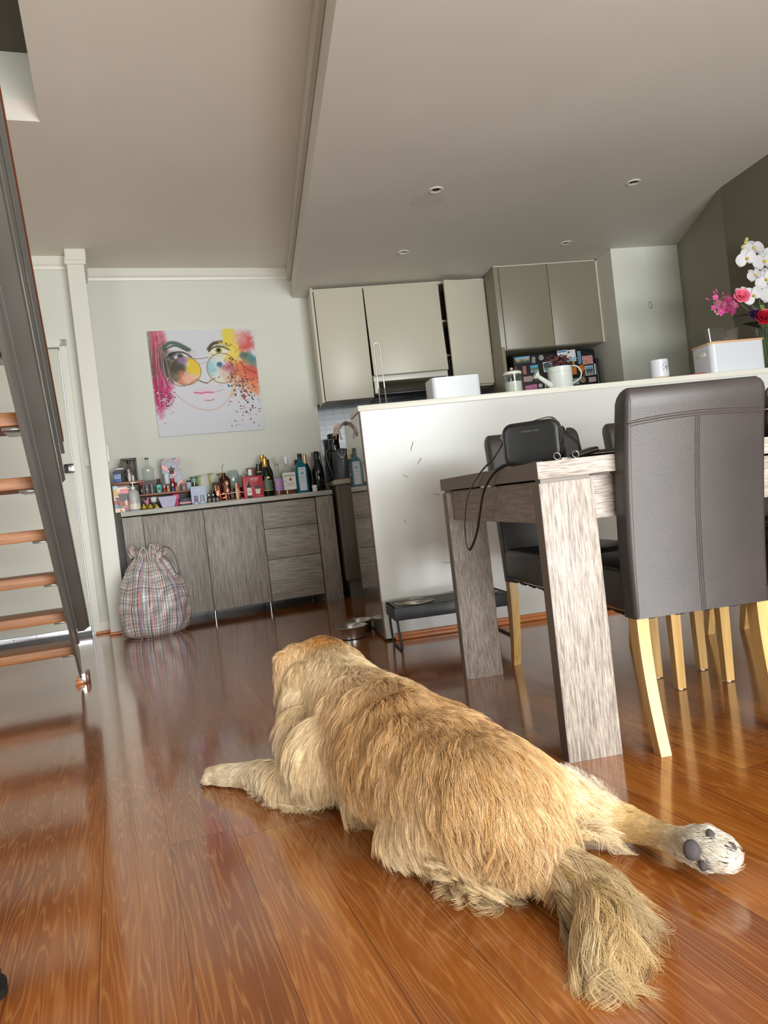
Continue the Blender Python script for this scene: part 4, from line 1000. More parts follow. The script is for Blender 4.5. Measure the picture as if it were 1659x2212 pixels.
# ================================================================== LAUNDRY BAG
t = thing('laundry_bag', 'bulging checked drawstring bag in black, white and red plaid', 'bag', (-0.785, 5.19, 0), ANG_A)
def bag_pt(a, h):
    th = a * 2 * PI
    r = np.interp(h, [0, .04, .15, .35, .55, .75, .86, .90, .95, 1.0], [.17, .205, .222, .222, .198, .150, .105, .088, .110, .120])
    r *= 1 + .05 * math.sin(3 * th + 1 + h * 2) * (1 - h * .3) + .035 * math.sin(7 * th + 5 * h) + (.10 * math.sin(14 * th + 2 * math.sin(9 * h)) * max(0, (h - .55) / .45)) + .02 * math.sin(11 * th - 17 * h)
    z = .575 * h * (1 + .04 * math.sin(2 * th + .5) * h) + (.020 * math.sin(5 * th + 2) if h > .93 else 0)
    z += .008 * math.sin(6 * th + h * 12) * min(1, h * 5)
    return Vector((r * math.cos(th) * 1.02 + .02 * h, r * math.sin(th) * .78, max(z, 0.001)))
NU, NV = 420, 230
bm = new_bm()
gg = [[bm.verts.new(bag_pt(i / NU, j / (NV - 1))) for i in range(NU)] for j in range(NV)]
for j in range(NV - 1):
    for i in range(NU): bm.faces.new((gg[j][i], gg[j][(i + 1) % NU], gg[j + 1][(i + 1) % NU], gg[j + 1][i]))
bm.faces.new(list(reversed(gg[0])))
o = obj('bag_cloth', bm, attr_mat('plaid_weave', 0.35), t, 180)
def plaid(co):
    n = len(co); idx = np.arange(n); u = (idx % NU) / NU * 1.36; v = (idx // NU) / (NV - 1) * .62
    c = np.full((n, 3), 206.0)
    def band(x, p, o_, w_): return (np.abs(((x - o_ + p / 2) % p) - p / 2) < w_ / 2)
    def lay(m_, col, al):
        c[m_] = c[m_] * (1 - al) + np.array(col) * al
    P_ = .072
    lay(band(u, P_, .0, .020), (232, 226, 222), .8); lay(band(v, P_, .0, .022), (238, 236, 234), .55)
    lay(band(v, P_, .036, .020), (150, 146, 146), .5)
    lay(band(u, P_, .036, .012), (140, 134, 132), .6)
    for d in (-.007, -.0025, .002, .0065): lay(band(u, P_, d, .0022), (186, 74, 66), .75)
    lay(band(u, P_, -.0150, .0050), (44, 46, 52), .85); lay(band(u, P_, .0155, .0050), (44, 46, 52), .85)
    lay(band(u, P_, .030, .0018), (90, 60, 60), .6)
    lay(band(v, P_, -.012, .0030), (52, 54, 60), .75); lay(band(v, P_, .013, .0022), (52, 54, 60), .65); lay(band(v, P_, .0, .0018), (176, 80, 74), .5)
    return c
paint(o, plaid)
M_LILAC = mat('lilac_piping', (176, 172, 214), 0.5)
for a_ in (0.685, 0.865):
    bm = new_bm(); tube(bm, [bag_pt(a_ + .012 * math.sin(h * 4), h) * 1.0 + Vector((0, -.004, 0)) for h in np.linspace(.01, .86, 30)], .0035, 6); obj('piping', bm, M_LILAC, t, 180)
M_CORD = mat('bag_cord', (196, 192, 186), 0.6)
bm = new_bm(); tube(bm, smooth_path([(-.055, -.08, .50), (-.05, -.10, .54), (-.02, -.10, .585), (0.0, -.10, .56), (.005, -.105, .49)]), .0045, 8); obj('drawstring', bm, M_CORD, t, 180)
bm = new_bm(); tube(bm, smooth_path([(.02, -.09, .49), (.018, -.10, .55), (.03, -.10, .60), (.05, -.10, .585), (.06, -.10, .52)]), .0045, 8); obj('drawstring', bm, M_CORD, t, 180)
bm = new_bm(); tube(bm, smooth_path([(.08, -.06, .56), (.13, -.05, .575), (.17, -.05, .53), (.19, -.06, .44), (.195, -.06, .38), (.17, -.07, .40), (.14, -.08, .47), (.10, -.08, .52)]), .0035, 8); obj('drawstring', bm, mat('cord_dark', (110, 96, 88), 0.6), t, 180)

# ================================================================== PAINTING ON THE BACK WALL
t = thing('canvas_print', 'square watercolour canvas of a woman looking over round sunglasses', 'painting', A(0.397, 5.982, 1.389), ANG_A)
S_ = 0.812
bm = new_bm(); box2(bm, 0, S_, -0.018, 0, 0, S_, 0.001); obj('canvas_edge', bm, mat('canvas_white', (214, 214, 216), 0.7), t)
NG = 330
bm = new_bm(); gg = [[bm.verts.new((S_ * i / (NG - 1), -0.0186, S_ * j / (NG - 1))) for i in range(NG)] for j in range(NG)]
for j in range(NG - 1):
    for i in range(NG - 1): bm.faces.new((gg[j][i], gg[j][i + 1], gg[j + 1][i + 1], gg[j + 1][i]))
pic = obj('painted_face', bm, attr_mat('watercolour', 0.75), t, 180)
def watercolour(co):
    X = co[:, 0] / S_ * 100; Y = (1 - co[:, 2] / S_) * 100       # 0..100 across and down the canvas
    r = np.random.default_rng(5)
    def nz(sc, seed):
        q = np.random.default_rng(seed); o_ = np.zeros(len(X))
        for k in range(7):
            f = sc * (0.5 + k * .35); a = q.uniform(0, 6.28); o_ += np.sin((X * np.cos(a) + Y * np.sin(a)) * f + q.uniform(0, 6.28) + 1.5 * np.sin(X * .1 * q.uniform(.5, 2) + k)) / 7 ** .5
        return o_
    n1, n2, n3 = nz(.35, 1), nz(.9, 2), nz(.18, 3)
    c = np.empty((len(X), 3)); c[:] = (212, 214, 222)
    def lay(a, col): 
        a = np.clip(a, 0, 1)[:, None]; c[:] = c * (1 - a) + np.array(col, float) * a
    def blob(x, y, rx, ry, col, al=1, soft=.35, rough=.25, rot=0):
        dx, dy = X - x, Y - y
        if rot: dx, dy = dx * math.cos(rot) + dy * math.sin(rot), -dx * math.sin(rot) + dy * math.cos(rot)
        d = np.sqrt((dx / rx) ** 2 + (dy / ry) ** 2) + rough * (n1 * .6 + n2 * .4)
        lay(al * np.clip((1 + soft - d) / (2 * soft), 0, 1), col)
    def line(pts, w_, col, al=1, taper=False):
        P = [np.array(p, float) for p in smooth2(pts)]
        best = np.full(len(X), 1e9)
        for k, (a, b) in enumerate(zip(P[:-1], P[1:])):
            d_ = b - a; L2 = (d_ ** 2).sum() + 1e-9
            tt = np.clip(((X - a[0]) * d_[0] + (Y - a[1]) * d_[1]) / L2, 0, 1)
            best = np.minimum(best, np.hypot(X - a[0] - tt * d_[0], Y - a[1] - tt * d_[1]))
        lay(al * np.clip((w_ - best) / (w_ * .7), 0, 1), col)
    def smooth2(p): return [tuple(v)[:2] for v in smooth_path([(a, b, 0) for a, b in p], 5)]
    # hair and washes, left
    blob(2, 22, 5, 26, (120, 124, 96), .75); blob(8, 18, 6, 22, (196, 86, 112), .9); blob(7, 40, 7, 18, (150, 66, 84), .9); blob(13, 10, 4, 12, (206, 110, 126), .7)
    blob(9, 56, 8, 14, (206, 60, 120), .9); blob(4, 64, 4, 16, (190, 52, 104), .8); blob(12, 26, 4, 12, (70, 84, 80), .7); blob(16, 36, 6, 12, (52, 62, 58), .8)
    for k in range(16):
        x0 = r.uniform(0, 14); line([(x0, r.uniform(0, 20)), (x0 + r.uniform(-4, 4), 35), (x0 + r.uniform(-3, 5), r.uniform(50, 72))], .5, ((232, 170, 180), (120, 40, 64), (92, 110, 90))[k % 3], .6)
    # right side yellow, coral, orange
    blob(76, 6, 6, 14, (228, 206, 60), .85); blob(80, 22, 9, 14, (232, 200, 70), .8); blob(72, 22, 14, 8, (238, 220, 110), .5, .6)
    blob(92, 14, 8, 11, (206, 92, 92), .95); blob(86, 8, 7, 8, (226, 190, 176), .5)
    blob(92, 30, 7, 7, (84, 140, 96), .8); blob(97, 34, 5, 9, (72, 128, 142), .7); blob(88, 27, 4, 3, (60, 110, 130), .7)
    blob(84, 40, 9, 10, (224, 120, 70), .85); blob(93, 46, 10, 11, (216, 92, 72), .9); blob(96, 58, 6, 8, (230, 140, 90), .8); blob(86, 52, 6, 10, (228, 150, 110), .6)
    line([(84, 32), (90, 40), (99, 44)], .7, (150, 60, 56)); line([(84, 46), (84, 58), (90, 66)], .8, (150, 90, 70), .8)
    # brows and eyes
    line([(13, 17), (19, 12), (27, 13), (37, 19)], 2.4, (74, 98, 84), .95); line([(15, 18), (24, 14.5), (35, 20)], 1.2, (46, 58, 52), .8)
    line([(55, 19), (60, 14), (68, 12.5)], 2.2, (66, 62, 44), .95); line([(66, 13), (76, 15), (82, 20)], 1.6, (216, 190, 90), .7)
    blob(26, 24, 11, 4, (150, 120, 104), .5, .5); blob(23, 25, 7, 3.5, (60, 54, 56), .75); blob(29, 25.5, 7, 2.6, (226, 228, 230), .9, .2, .1)
    blob(28, 25.3, 3.0, 2.8, (76, 92, 116), 1, .15, .05); blob(28, 25.3, 1.3, 1.3, (20, 22, 28), 1, .2, 0); line([(17, 24), (23, 21), (31, 21.3), (38, 26)], .8, (28, 26, 30)); line([(18, 26.5), (27, 29), (36, 28)], .5, (90, 80, 84))
    blob(66, 22.5, 8, 3.2, (228, 230, 226), .9, .25, .1); blob(64.5, 20.6, 3.1, 3.1, (140, 150, 60), 1, .15, .05); blob(64.5, 20.3, 1.6, 1.6, (20, 22, 20), 1, .2, 0)
    line([(55, 21.5), (60, 17.6), (67, 17), (75, 20.5)], .8, (40, 38, 30)); line([(57, 24), (65, 26), (72, 23.5)], .5, (180, 140, 60))
    for k in range(7): line([(62 + k * 2, 17.6), (63.5 + k * 2.4, 15.2)], .3, (40, 38, 30))
    # lenses
    def lens(x, y, rx, ry, cols):
        inside = ((X - x) / rx) ** 2 + ((Y - y) / ry) ** 2 < 1
        for (bx, by, brx, bry, col, al) in cols:
            d = np.sqrt(((X - bx) / brx) ** 2 + ((Y - by) / bry) ** 2) + .3 * (n1 * .6 + n2 * .4)
            lay(al * np.clip((1.3 - d) / .6, 0, 1) * inside, col)
        ring = np.abs(np.sqrt(((X - x) / rx) ** 2 + ((Y - y) / ry) ** 2) - 1)
        lay(.8 * np.clip((.045 - ring) / .03, 0, 1), (150, 116, 66))
    lens(31, 39, 14.5, 13.5, [(22, 34, 12, 9, (74, 70, 56), .95), (30, 29, 6, 4, (150, 120, 170), .8), (39, 36, 7, 12, (232, 196, 56), .95), (27, 47, 10, 7, (206, 116, 84), .85), (35, 47, 8, 6, (236, 190, 170), .8), (20, 44, 5, 5, (84, 104, 78), .7)])
    lens(66, 38, 14.5, 14.5, [(56, 36, 6, 11, (148, 198, 208), .9), (66, 31, 12, 7, (220, 226, 224), .6), (79, 28, 7, 9, (234, 208, 62), .95), (73, 41, 8, 9, (186, 104, 120), .85), (64, 34, 2.5, 2.5, (52, 104, 134), .9), (65, 46, 9, 6, (222, 228, 206), .7), (75, 49, 7, 4, (224, 176, 150), .7)])
    line([(36, 26.5), (44, 28), (54, 27)], .7, (150, 140, 140)); line([(41, 31), (47, 32.5), (52, 31)], .5, (190, 176, 160))
    line([(17, 49), (24, 53), (33, 52), (41, 47)], .6, (120, 84, 60), .8)
    # nose, lips, chin
    line([(41, 48), (45, 50), (50, 51.5), (55, 48.5), (58, 47.5)], .8, (150, 116, 60), .9); line([(43, 49.3), (50, 52)], .5, (90, 76, 44))
    blob(47, 60, 9, 2.8, (232, 196, 214), .8, .5, .1); line([(37, 60), (43, 61), (48, 60.5), (54, 61)], .9, (196, 84, 130), .9); line([(54, 61), (60, 60), (65, 58.5)], .35, (150, 110, 120), .7); blob(50, 64.5, 8, 2.2, (234, 206, 220), .6, .6, .1); line([(46, 68), (51, 68.5), (55, 67.5)], .6, (170, 84, 90), .8)
    line([(19, 60), (28, 69), (38, 75), (50, 78), (62, 74), (70, 66), (75, 54), (77, 49)], .55, (206, 160, 120), .75)
    line([(72, 66), (76, 58), (78, 52)], 1.6, (222, 156, 90), .6); line([(8, 72), (10, 84), (20, 92)], .3, (206, 196, 190), .6); line([(60, 96), (72, 88), (84, 76)], .3, (214, 206, 196), .6)
    # splatter
    for k in range(420):
        if k % 3 == 0: x, y = r.normal(10, 5), r.normal(66, 7)
        elif k % 3 == 1: x, y = r.normal(86, 8), r.normal(62, 11)
        else: x, y = r.normal(80, 9), r.normal(44, 9)
        if k > 360: x, y = r.uniform(68, 99), r.uniform(66, 97)
        rad = abs(r.normal(.35, .25)) + .18
        m_ = (X - x) ** 2 + (Y - y) ** 2 < rad ** 2
        if m_.any(): c[m_] = [(120, 50, 90), (60, 90, 110), (190, 90, 60), (206, 200, 205), (150, 44, 60), (90, 70, 60)][k % 6]
    return c
paint(pic, watercolour)
# ================================================================== THINGS ON THE SIDEBOARD (frame A: u along the wall, v depth)
ZS = 0.841
def at_sb(name, label, cat, u, v, z=ZS, rot=0.0, group=None): return thing(name, label, cat, A(u, v, z), ANG_A + rot, group)
M_CLEAR = glass('clear_glass'); M_GREENG = mat('dark_bottle_glass', (18, 26, 18), 0.06); M_WHITE = mat('white_plastic', (232, 232, 232), 0.35)
M_PAPER = mat('label_paper', (222, 220, 212), 0.6); M_INK = mat('ink_black', (30, 30, 34), 0.6); M_GOLD = mat('gold_foil', (214, 168, 84), 0.28, 0.8); M_RED = mat('red_gloss', (176, 34, 44), 0.3)
M_COP = mat('copper', (188, 112, 82), 0.16, 1.0); M_COPD = mat('dark_copper', (86, 50, 42), 0.25, 0.8); M_DWOOD = mat('dark_wood', (72, 58, 46), 0.5); M_RWOOD = mat('red_brown_wood', (142, 86, 62), 0.45)
def part(name, m, t, fn, smooth=50, label=None):
    bm = new_bm(); fn(bm); return obj(name, bm, m, t, smooth, label)
def bottle(label, u, v, prof, m, cap=None, labels=(), seg=24, sq=None, rot=0, liquid=None, name='bottle', z=ZS, group='bottles on the sideboard', cat='bottle', parent_t=None):
    t = at_sb(name, label, cat, u, v, z, rot, group)
    part('bottle_body', m, t, lambda b: lathe(b, prof, seg, sq=sq, caps=True))
    if cap: part(cap[2] if len(cap) > 2 else 'cap', cap[1], t, lambda b: lathe(b, cap[0], 20))
    for z0, z1, r_, lm, arc in labels:
        if sq: part('paper_label', lm, t, lambda b: box2(b, -arc, arc, -r_, -r_ + .001, z0, z1))
        else:
            def f(b):
                g_ = sheet(b, lambda p, q: Vector((r_ * math.sin((p - .5) * 2 * arc), -r_ * math.cos((p - .5) * 2 * arc), z0 + (z1 - z0) * q)), 18, 2)
            part('paper_label', lm, t, f, 180)
    if liquid: part('liquid', liquid[1], t, lambda b: lathe(b, liquid[0], seg, sq=sq))
    return t
CH = lambda h, r: [(r * .9, 0), (r, .006), (r, h * .50), (r * .93, h * .57), (r * .62, h * .70), (r * .38, h * .80), (r * .34, h * .97), (r * .30, h)]
def foil(h, r): return [(r * .62, h * .69), (r * .46, h * .77), (r * .40, h * .86), (r * .44, h * .92), (r * .44, h * .985), (r * .34, h * 1.01)]
t = bottle('champagne bottle with gold foil neck and pale green label', 1.116, 5.64, CH(.30, .044), M_GREENG, (foil(.30, .044), M_GOLD, 'foil'), [(.055, .125, .0446, mat('olive_label', (96, 108, 92), .5), .95), (.045, .052, .0447, mat('lime_line', (170, 190, 120), .5), .95)])
part('seal', M_GOLD, t, lambda b: sphere(b, (.010, -.0445, .142), (.010, .002, .010), 12))
bottle('tall dark bottle with gold stopper behind the champagne bottle', 1.136, 5.83, [(.036, 0), (.037, .20), (.018, .26), (.015, .30), (.015, .31)], M_GREENG, ([(.016, .255), (.017, .31), (.019, .325), (.018, .332)], M_GOLD))
bottle('wine bottle with glossy crimson capsule', 1.158, 5.745, [(.034, 0), (.035, .19), (.016, .24), (.014, .28)], mat('wine_glass', (30, 20, 24), .08), ([(.0155, .225), (.0150, .287), (.013, .290)], mat('crimson_foil', (120, 20, 40), .25, .5)))
bottle('dark brown bottle with black cap left of the champagne', 1.078, 5.71, [(.030, 0), (.031, .17), (.015, .215), (.014, .25)], mat('brown_glass', (40, 30, 20), .1), ([(.017, .21), (.017, .258)], mat('bronze_cap', (70, 62, 44), .3, .6)), [(.18, .20, .0225, M_PAPER, .8)])
bottle('clear bottle with white cap behind the red gift pack', 1.008, 5.70, [(.030, 0), (.030, .15), (.014, .18), (.013, .2)], M_CLEAR, ([(.016, .175), (.017, .205), (.016, .222)], M_WHITE))
t = at_sb('planter', 'small brown terracotta pot behind the gift pack', 'pot', 1.050, 5.80)
part('pot_body', mat('terracotta_brown', (116, 84, 72), .7), t, lambda b: lathe(b, [(.036, 0), (.044, .21), (.050, .212), (.050, .236), (.042, .236), (.040, .03), (0, .03)], 24, caps=False))
t = bottle('clear bottle with swing stopper and purple arched label', 1.187, 5.575, [(.034, 0), (.036, .008), (.036, .125), (.033, .145), (.0165, .168), (.015, .24)], M_CLEAR, ([(.014, .225), (.0155, .236), (.015, .25)], mat('cork', (196, 164, 124), .8), 'cork'), [(.035, .125, .0364, mat('purple_label', (170, 134, 196), .55), .85)], liquid=([(.031, .005), (.0315, .108)], mat('amber_liquid', (122, 70, 36), .15)))
part('stopper', M_CLEAR, t, lambda b: sphere(b, (-.012, .02, .268), (.020, .020, .022), 16))
part('emblem', mat('mustard', (206, 160, 64), .5), t, lambda b: sphere(b, (-.006, -.0368, .085), (.009, .0012, .010), 12))
t = bottle('square bourbon bottle with white label and white cap', 1.280, 5.64, [(.046, 0), (.049, .01), (.049, .16), (.043, .19), (.026, .205), (.017, .225), (.015, .262)], M_CLEAR, ([(.0165, .232), (.0175, .285), (.016, .290)], M_WHITE), [(.035, .165, .0522, M_PAPER, .049)], sq=8, liquid=([(.044, .005), (.045, .032)], mat('amber_liquid')))
text('brand_text', 'JIM BEAM', .020, M_INK, t, (.004, -.0537, .140)); text('brand_text', 'BOURBON', .010, M_INK, t, (.006, -.0537, .080)); text('brand_text', 'KENTUCKY STRAIGHT', .0055, M_INK, t, (.006, -.0537, .067))
text('side_text', '1795', .012, M_INK, t, (-.034, -.0537, .098)); part('red_seal', M_RED, t, lambda b: cyl(b, (.008, -.0525, .112), (.008, -.0536, .112), .011, seg=18))
M_BLUEG = mat('blue_bottle_glass', (34, 140, 168), .06, 0, Transmission_Weight=.55, IOR=1.3)
t = bottle('square turquoise gin bottle with silver label and black cap', 1.385, 5.62, [(.044, 0), (.047, .008), (.047, .18), (.036, .215), (.020, .232), (.015, .25), (.014, .262)], M_BLUEG, ([(.0165, .245), (.0170, .298), (.015, .302)], M_BLACK), [(.018, .195, .0500, mat('silver_label', (190, 198, 204), .45), .028)], sq=7, rot=-.12)
text('brand_text', 'BOMBAY', .0105, M_INK, t, (0, -.0516, .180)); text('brand_text', 'SAPPHIRE', .0085, M_INK, t, (0, -.0516, .118)); text('brand_text', 'LONDON DRY GIN', .0048, M_INK, t, (0, -.0516, .095))
part('portrait', mat('label_blue', (96, 142, 180), .5), t, lambda b: cyl(b, (0, -.0505, .150), (0, -.0517, .150), .012, seg=18))
bottle('dark green bottle with black cap just behind the gin bottle', 1.410, 5.84, [(.034, 0), (.035, .18), (.015, .225), (.014, .26)], mat('rose_glass', (96, 84, 80), .08), ([(.0155, .22), (.0155, .272)], M_BLACK))
t = bottle('slim champagne bottle with matt gold neck between blue and black bottles', 1.445, 5.71, CH(.30, .040), M_GREENG, (foil(.30, .040), mat('pale_gold_foil', (206, 188, 140), .4, .6), 'foil'))
t = at_sb('gift_box', 'pale pink and silver bottle carton behind the champagne', 'box', 1.492, 5.87)
part('carton', mat('pink_carton', (206, 184, 190), .35), t, lambda b: prism(b, [(-.030, .30), (-.045, 0), (.045, 0), (.030, .30)], -.03, .03, YUP))
part('silver_swirl', mat('silver_print', (190, 188, 186), .25, .6), t, lambda b: prism(b, [(-.030, .29), (-.005, .29), (.028, .10), (.020, .05)], .030, .0312, YUP))
t = bottle('black champagne bottle with gold crest, rightmost on the sideboard', 1.520, 5.63, CH(.305, .046), mat('black_bottle_glass', (12, 14, 13), .07), (foil(.305, .046), mat('black_foil', (30, 30, 30), .25, .5), 'foil'))
part('crest', mat('gold_print', (160, 128, 80), .4, .6), t, lambda b: sphere(b, (0, -.030, .192), (.010, .004, .010), 12))
for z_ in (.050, .078, .098): part('gold_line', mat('gold_print'), t, lambda b: torus(b, (0, 0, z_), .0462, .0009, 30, 6))
t = at_sb('gift_box', 'tall teal-grey bottle carton at the sideboard end', 'box', 1.560, 5.75)
part('carton', mat('teal_carton', (78, 98, 102), .3), t, lambda b: prism(b, [(-.040, .31), (-.035, 0), (.045, 0), (.020, .31)], -.03, .03, YUP))
part('cream_corner', mat('cream_print', (214, 208, 184), .4), t, lambda b: prism(b, [(-.040, .309), (-.002, .309), (.014, .25), (-.02, .28)], .030, .0312, YUP))
t = at_sb('cup', 'small white ceramic cup between champagne bottles', 'cup', 1.468, 5.585)
part('cup_body', M_WHITE, t, lambda b: lathe(b, [(.016, 0), (.020, .004), (.0215, .050), (.0195, .050), (.018, .008), (0, .006)], 24, caps=False))

# red gift pack
t = at_sb('gift_pack', 'red liqueur gift pack showing a bottle and a cup', 'box', 1.000, 5.575, rot=.04)
part('card_box', mat('red_card', (178, 44, 58), .45), t, lambda b: box2(b, -.074, .074, 0, .05, 0, .164, .001))
text('brand_text', 'GINJA', .024, M_PAPER, t, (.012, -.0006, .143)); text('brand_text', 'DE OBIDOS', .008, M_PAPER, t, (.012, -.0006, .126)); text('small_text', 'CHOCOLATE', .008, M_PAPER, t, (.040, -.0006, .012))
part('printed_bottle', M_INK, t, lambda b: prism(b, [(-.052, .002), (-.016, .002), (-.017, .090), (-.026, .108), (-.029, .128), (-.036, .128), (-.039, .108), (-.051, .090)], 0, .0008, YUP))
part('printed_label', M_PAPER, t, lambda b: prism(b, [(-.051, .022), (-.017, .022), (-.018, .080), (-.050, .080)], .0008, .0012, YUP))
part('cherry_emblem', M_RED, t, lambda b: sphere(b, (-.034, -.0014, .050), (.006, .0006, .006), 10))
part('printed_cup', mat('cream_print'), t, lambda b: prism(b, [(.016, .028), (.044, .028), (.050, .066), (.010, .066)], 0, .0008, YUP))
part('printed_liqueur', mat('dark_cherry', (74, 24, 34), .4), t, lambda b: prism(b, [(.010, .066), (.050, .066), (.060, .098), (.004, .092)], 0, .0007, YUP))

# copper bar tool set
t = at_sb('bar_tool_stand', 'rose-gold wire stand holding cocktail tools', 'bar stand', 0.830, 5.62)
part('stand_frame', mat('rose_gold', (216, 164, 140), .3, .6), t, lambda b: (tube(b, smooth_path([(-.100, 0, .052), (-.02, 0, .055), (.070, 0, .058), (.100, 0, .045), (.106, 0, .027), (.095, 0, .010), (.070, 0, .004)]), .0038, 8), tube(b, [(-.010, 0, .0), (-.014, 0, .10), (-.016, 0, .15)], .0038, 8), tube(b, [(-.10, 0, .004), (.07, 0, .004)], .0035, 8)), 180)
part('base', mat('stand_wood', (186, 150, 112), .5), t, lambda b: box2(b, -.10, .09, -.02, .10, 0, .006, .002))
def tool(name, label, cat, u, v, z, fn, m, cat2=None): 
    t_ = at_sb(name, label, cat, u, v, z, 0, 'bar tools and cups on the stand'); part(name.split('_')[-1] + '_body', m, t_, fn, 50); return t_
tool('cocktail_shaker', 'tall dark copper shaker in the middle of the bar tools', 'shaker', .815, 5.74, ZS, lambda b: lathe(b, [(.036, 0), (.043, .12), (.044, .165), (.026, .19), (.016, .20), (.015, .215)], 26), M_COPD)
tool('copper_mug', 'dark copper mug on the left of the tool stand', 'mug', .750, 5.70, ZS, lambda b: (lathe(b, [(.028, 0), (.036, .055), (.034, .085), (.032, .085), (.030, .01), (0, .01)], 24, caps=False), torus(b, (.040, 0, .045), .018, .0035, 16, 6, Matrix.Rotation(PI / 2, 3, 'X'))), M_COP)
tool('copper_mug', 'second copper mug, right end of the tool stand', 'mug', .905, 5.70, ZS, lambda b: (lathe(b, [(.028, 0), (.038, .06), (.036, .092), (.034, .092), (.030, .01), (0, .01)], 24, caps=False), torus(b, (-.040, 0, .045), .018, .0035, 16, 6, Matrix.Rotation(PI / 2, 3, 'X'))), M_COPD)
tool('square_tin', 'dark maroon square tin behind the shaker', 'tin', .790, 5.835, ZS, lambda b: box2(b, -.055, .055, -.02, .02, 0, .155, .003), mat('maroon_tin', (70, 40, 38), .3))
tool('muddler', 'pale wooden muddler standing in the tool stand', 'muddler', .882, 5.625, ZS + .006, lambda b: lathe(b, [(.011, 0), (.012, .02), (.0125, .07), (.008, .10), (.011, .112), (.010, .12)], 16), mat('pale_beech', (222, 186, 146), .45))
tool('jigger', 'rose-gold double jigger in the tool stand', 'jigger', .812, 5.612, ZS + .065, lambda b: lathe(b, [(.014, .0), (.017, .02), (.006, .038), (.016, .055), (.015, .078), (.010, .084)], 18), mat('rose_gold'))
for k, (u_, lab) in enumerate(((.742, 'copper teaspoon handle leaning left in the stand'), (.766, 'bright copper tongs handle in the stand'), (.915, 'red-tipped stirrer at the right of the stand'))):
    tool('bar_spoon', lab, 'bar spoon', u_, 5.66, ZS + .006, lambda b: tube(b, [(0, 0, 0), (-.006, 0, .06), (-.012, 0, .115)], [.0025, .004, .0065], 8), (M_COP, mat('bright_copper', (214, 96, 64), .2, .7), M_RED)[k])
tool('corkscrew', 'bar spoon with curved tip rising above the stand', 'bar spoon', .806, 5.70, ZS + .16, lambda b: tube(b, smooth_path([(0, 0, 0), (.0, 0, .05), (-.004, 0, .085), (.004, 0, .11), (.010, 0, .12)]), .0026, 8), mat('bronze_rod', (120, 92, 80), .3, .7))
tool('muddling_rod', 'dark rod with flat disc top beside the shaker', 'stirrer', .783, 5.72, ZS + .05, lambda b: (cyl(b, (0, 0, 0), (-.012, 0, .155), .0028), lathe(b, [(.012, .153), (.013, .158), (.004, .160)], 16, (-.012, 0, 0))), M_COPD)

# stemmed glasses turned upside down, yellow stems
M_YG = mat('yellow_glass', (226, 222, 90), .1, 0, Transmission_Weight=.25)
for u_, lab, z_ in ((.655, 'left yellow-stemmed glass turned upside down by the wall', .222), (.738, 'middle yellow-stemmed glass turned upside down', .230), (.822, 'right yellow-stemmed glass behind the shaker', .224)):
    t = at_sb('cocktail_glass', lab, 'glass', u_, 5.915, ZS, 0, 'upturned yellow glasses')
    part('foot', M_YG, t, lambda b: lathe(b, [(.034, z_), (.035, z_ + .002), (.010, z_ - .004), (.006, z_ - .010)], 24, caps=False))
    part('stem', M_YG, t, lambda b: lathe(b, [(.006, z_ - .008), (.0065, z_ - .04), (.004, z_ - .11), (.012, z_ - .125)], 12))
    part('bowl', M_CLEAR, t, lambda b: lathe(b, [(.010, z_ - .122), (.030, z_ - .15), (.036, z_ - .19), (.033, .001), (.031, .001), (.034, z_ - .19), (.028, z_ - .15), (.008, z_ - .125)], 24, caps=False))
t = at_sb('wine_glass', 'large round balloon glass upside down by the copper tools', 'glass', .892, 5.80)
part('bowl', M_CLEAR, t, lambda b: lathe(b, [(.032, .235), (.045, .215), (.052, .17), (.046, .11), (.018, .075), (.004, .062), (.004, .004), (.034, .002), (.034, 0), (.002, .0), (.002, .06), (.014, .077), (.044, .112), (.050, .17), (.043, .213), (.030, .235)], 30, caps=False))
t = at_sb('tumbler', 'clear etched tumbler left of the red gift pack', 'glass', .985, 5.86)
part('glass_wall', M_CLEAR, t, lambda b: lathe(b, [(.028, .10), (.032, .19), (.030, .19), (.026, .105)], 24, caps=False)); part('dark_base', M_COPD, t, lambda b: lathe(b, [(.026, 0), (.028, .10)], 24))

# boxed miniatures and small bottles
t = at_sb('miniature_pack', 'pale blue patterned card pack with two miniature bottles', 'box', .598, 5.585)
M_PBLUE = mat('pale_blue_card', (176, 190, 216), .5)
part('card_box', M_PBLUE, t, lambda b: (box2(b, -.053, .053, 0, .04, .062, .130), box2(b, -.053, -.037, 0, .04, 0, .062), box2(b, -.008, .008, 0, .04, 0, .062), box2(b, .037, .053, 0, .04, 0, .062), box2(b, -.053, .053, .036, .04, .0, .062), box2(b, -.053, .053, 0, .04, .0, .014)), 25)
part('oval_emblem', mat('emblem_pale', (206, 214, 226), .5), t, lambda b: sphere(b, (0, -.001, .098), (.026, .0012, .013), 20)); text('brand_text', 'GORDON', .009, mat('print_blue', (92, 110, 160), .5), t, (0, -.0025, .098))
for sx, c_ in ((-1, (186, 120, 130)), (1, (206, 200, 170))):
    part('miniature_bottle', mat('mini_%d' % sx, c_, .2), t, lambda b: lathe(b, [(.008, .014), (.009, .034), (.004, .045), (.006, .050), (.005, .058)], 14, (sx * .022, .016, 0)))
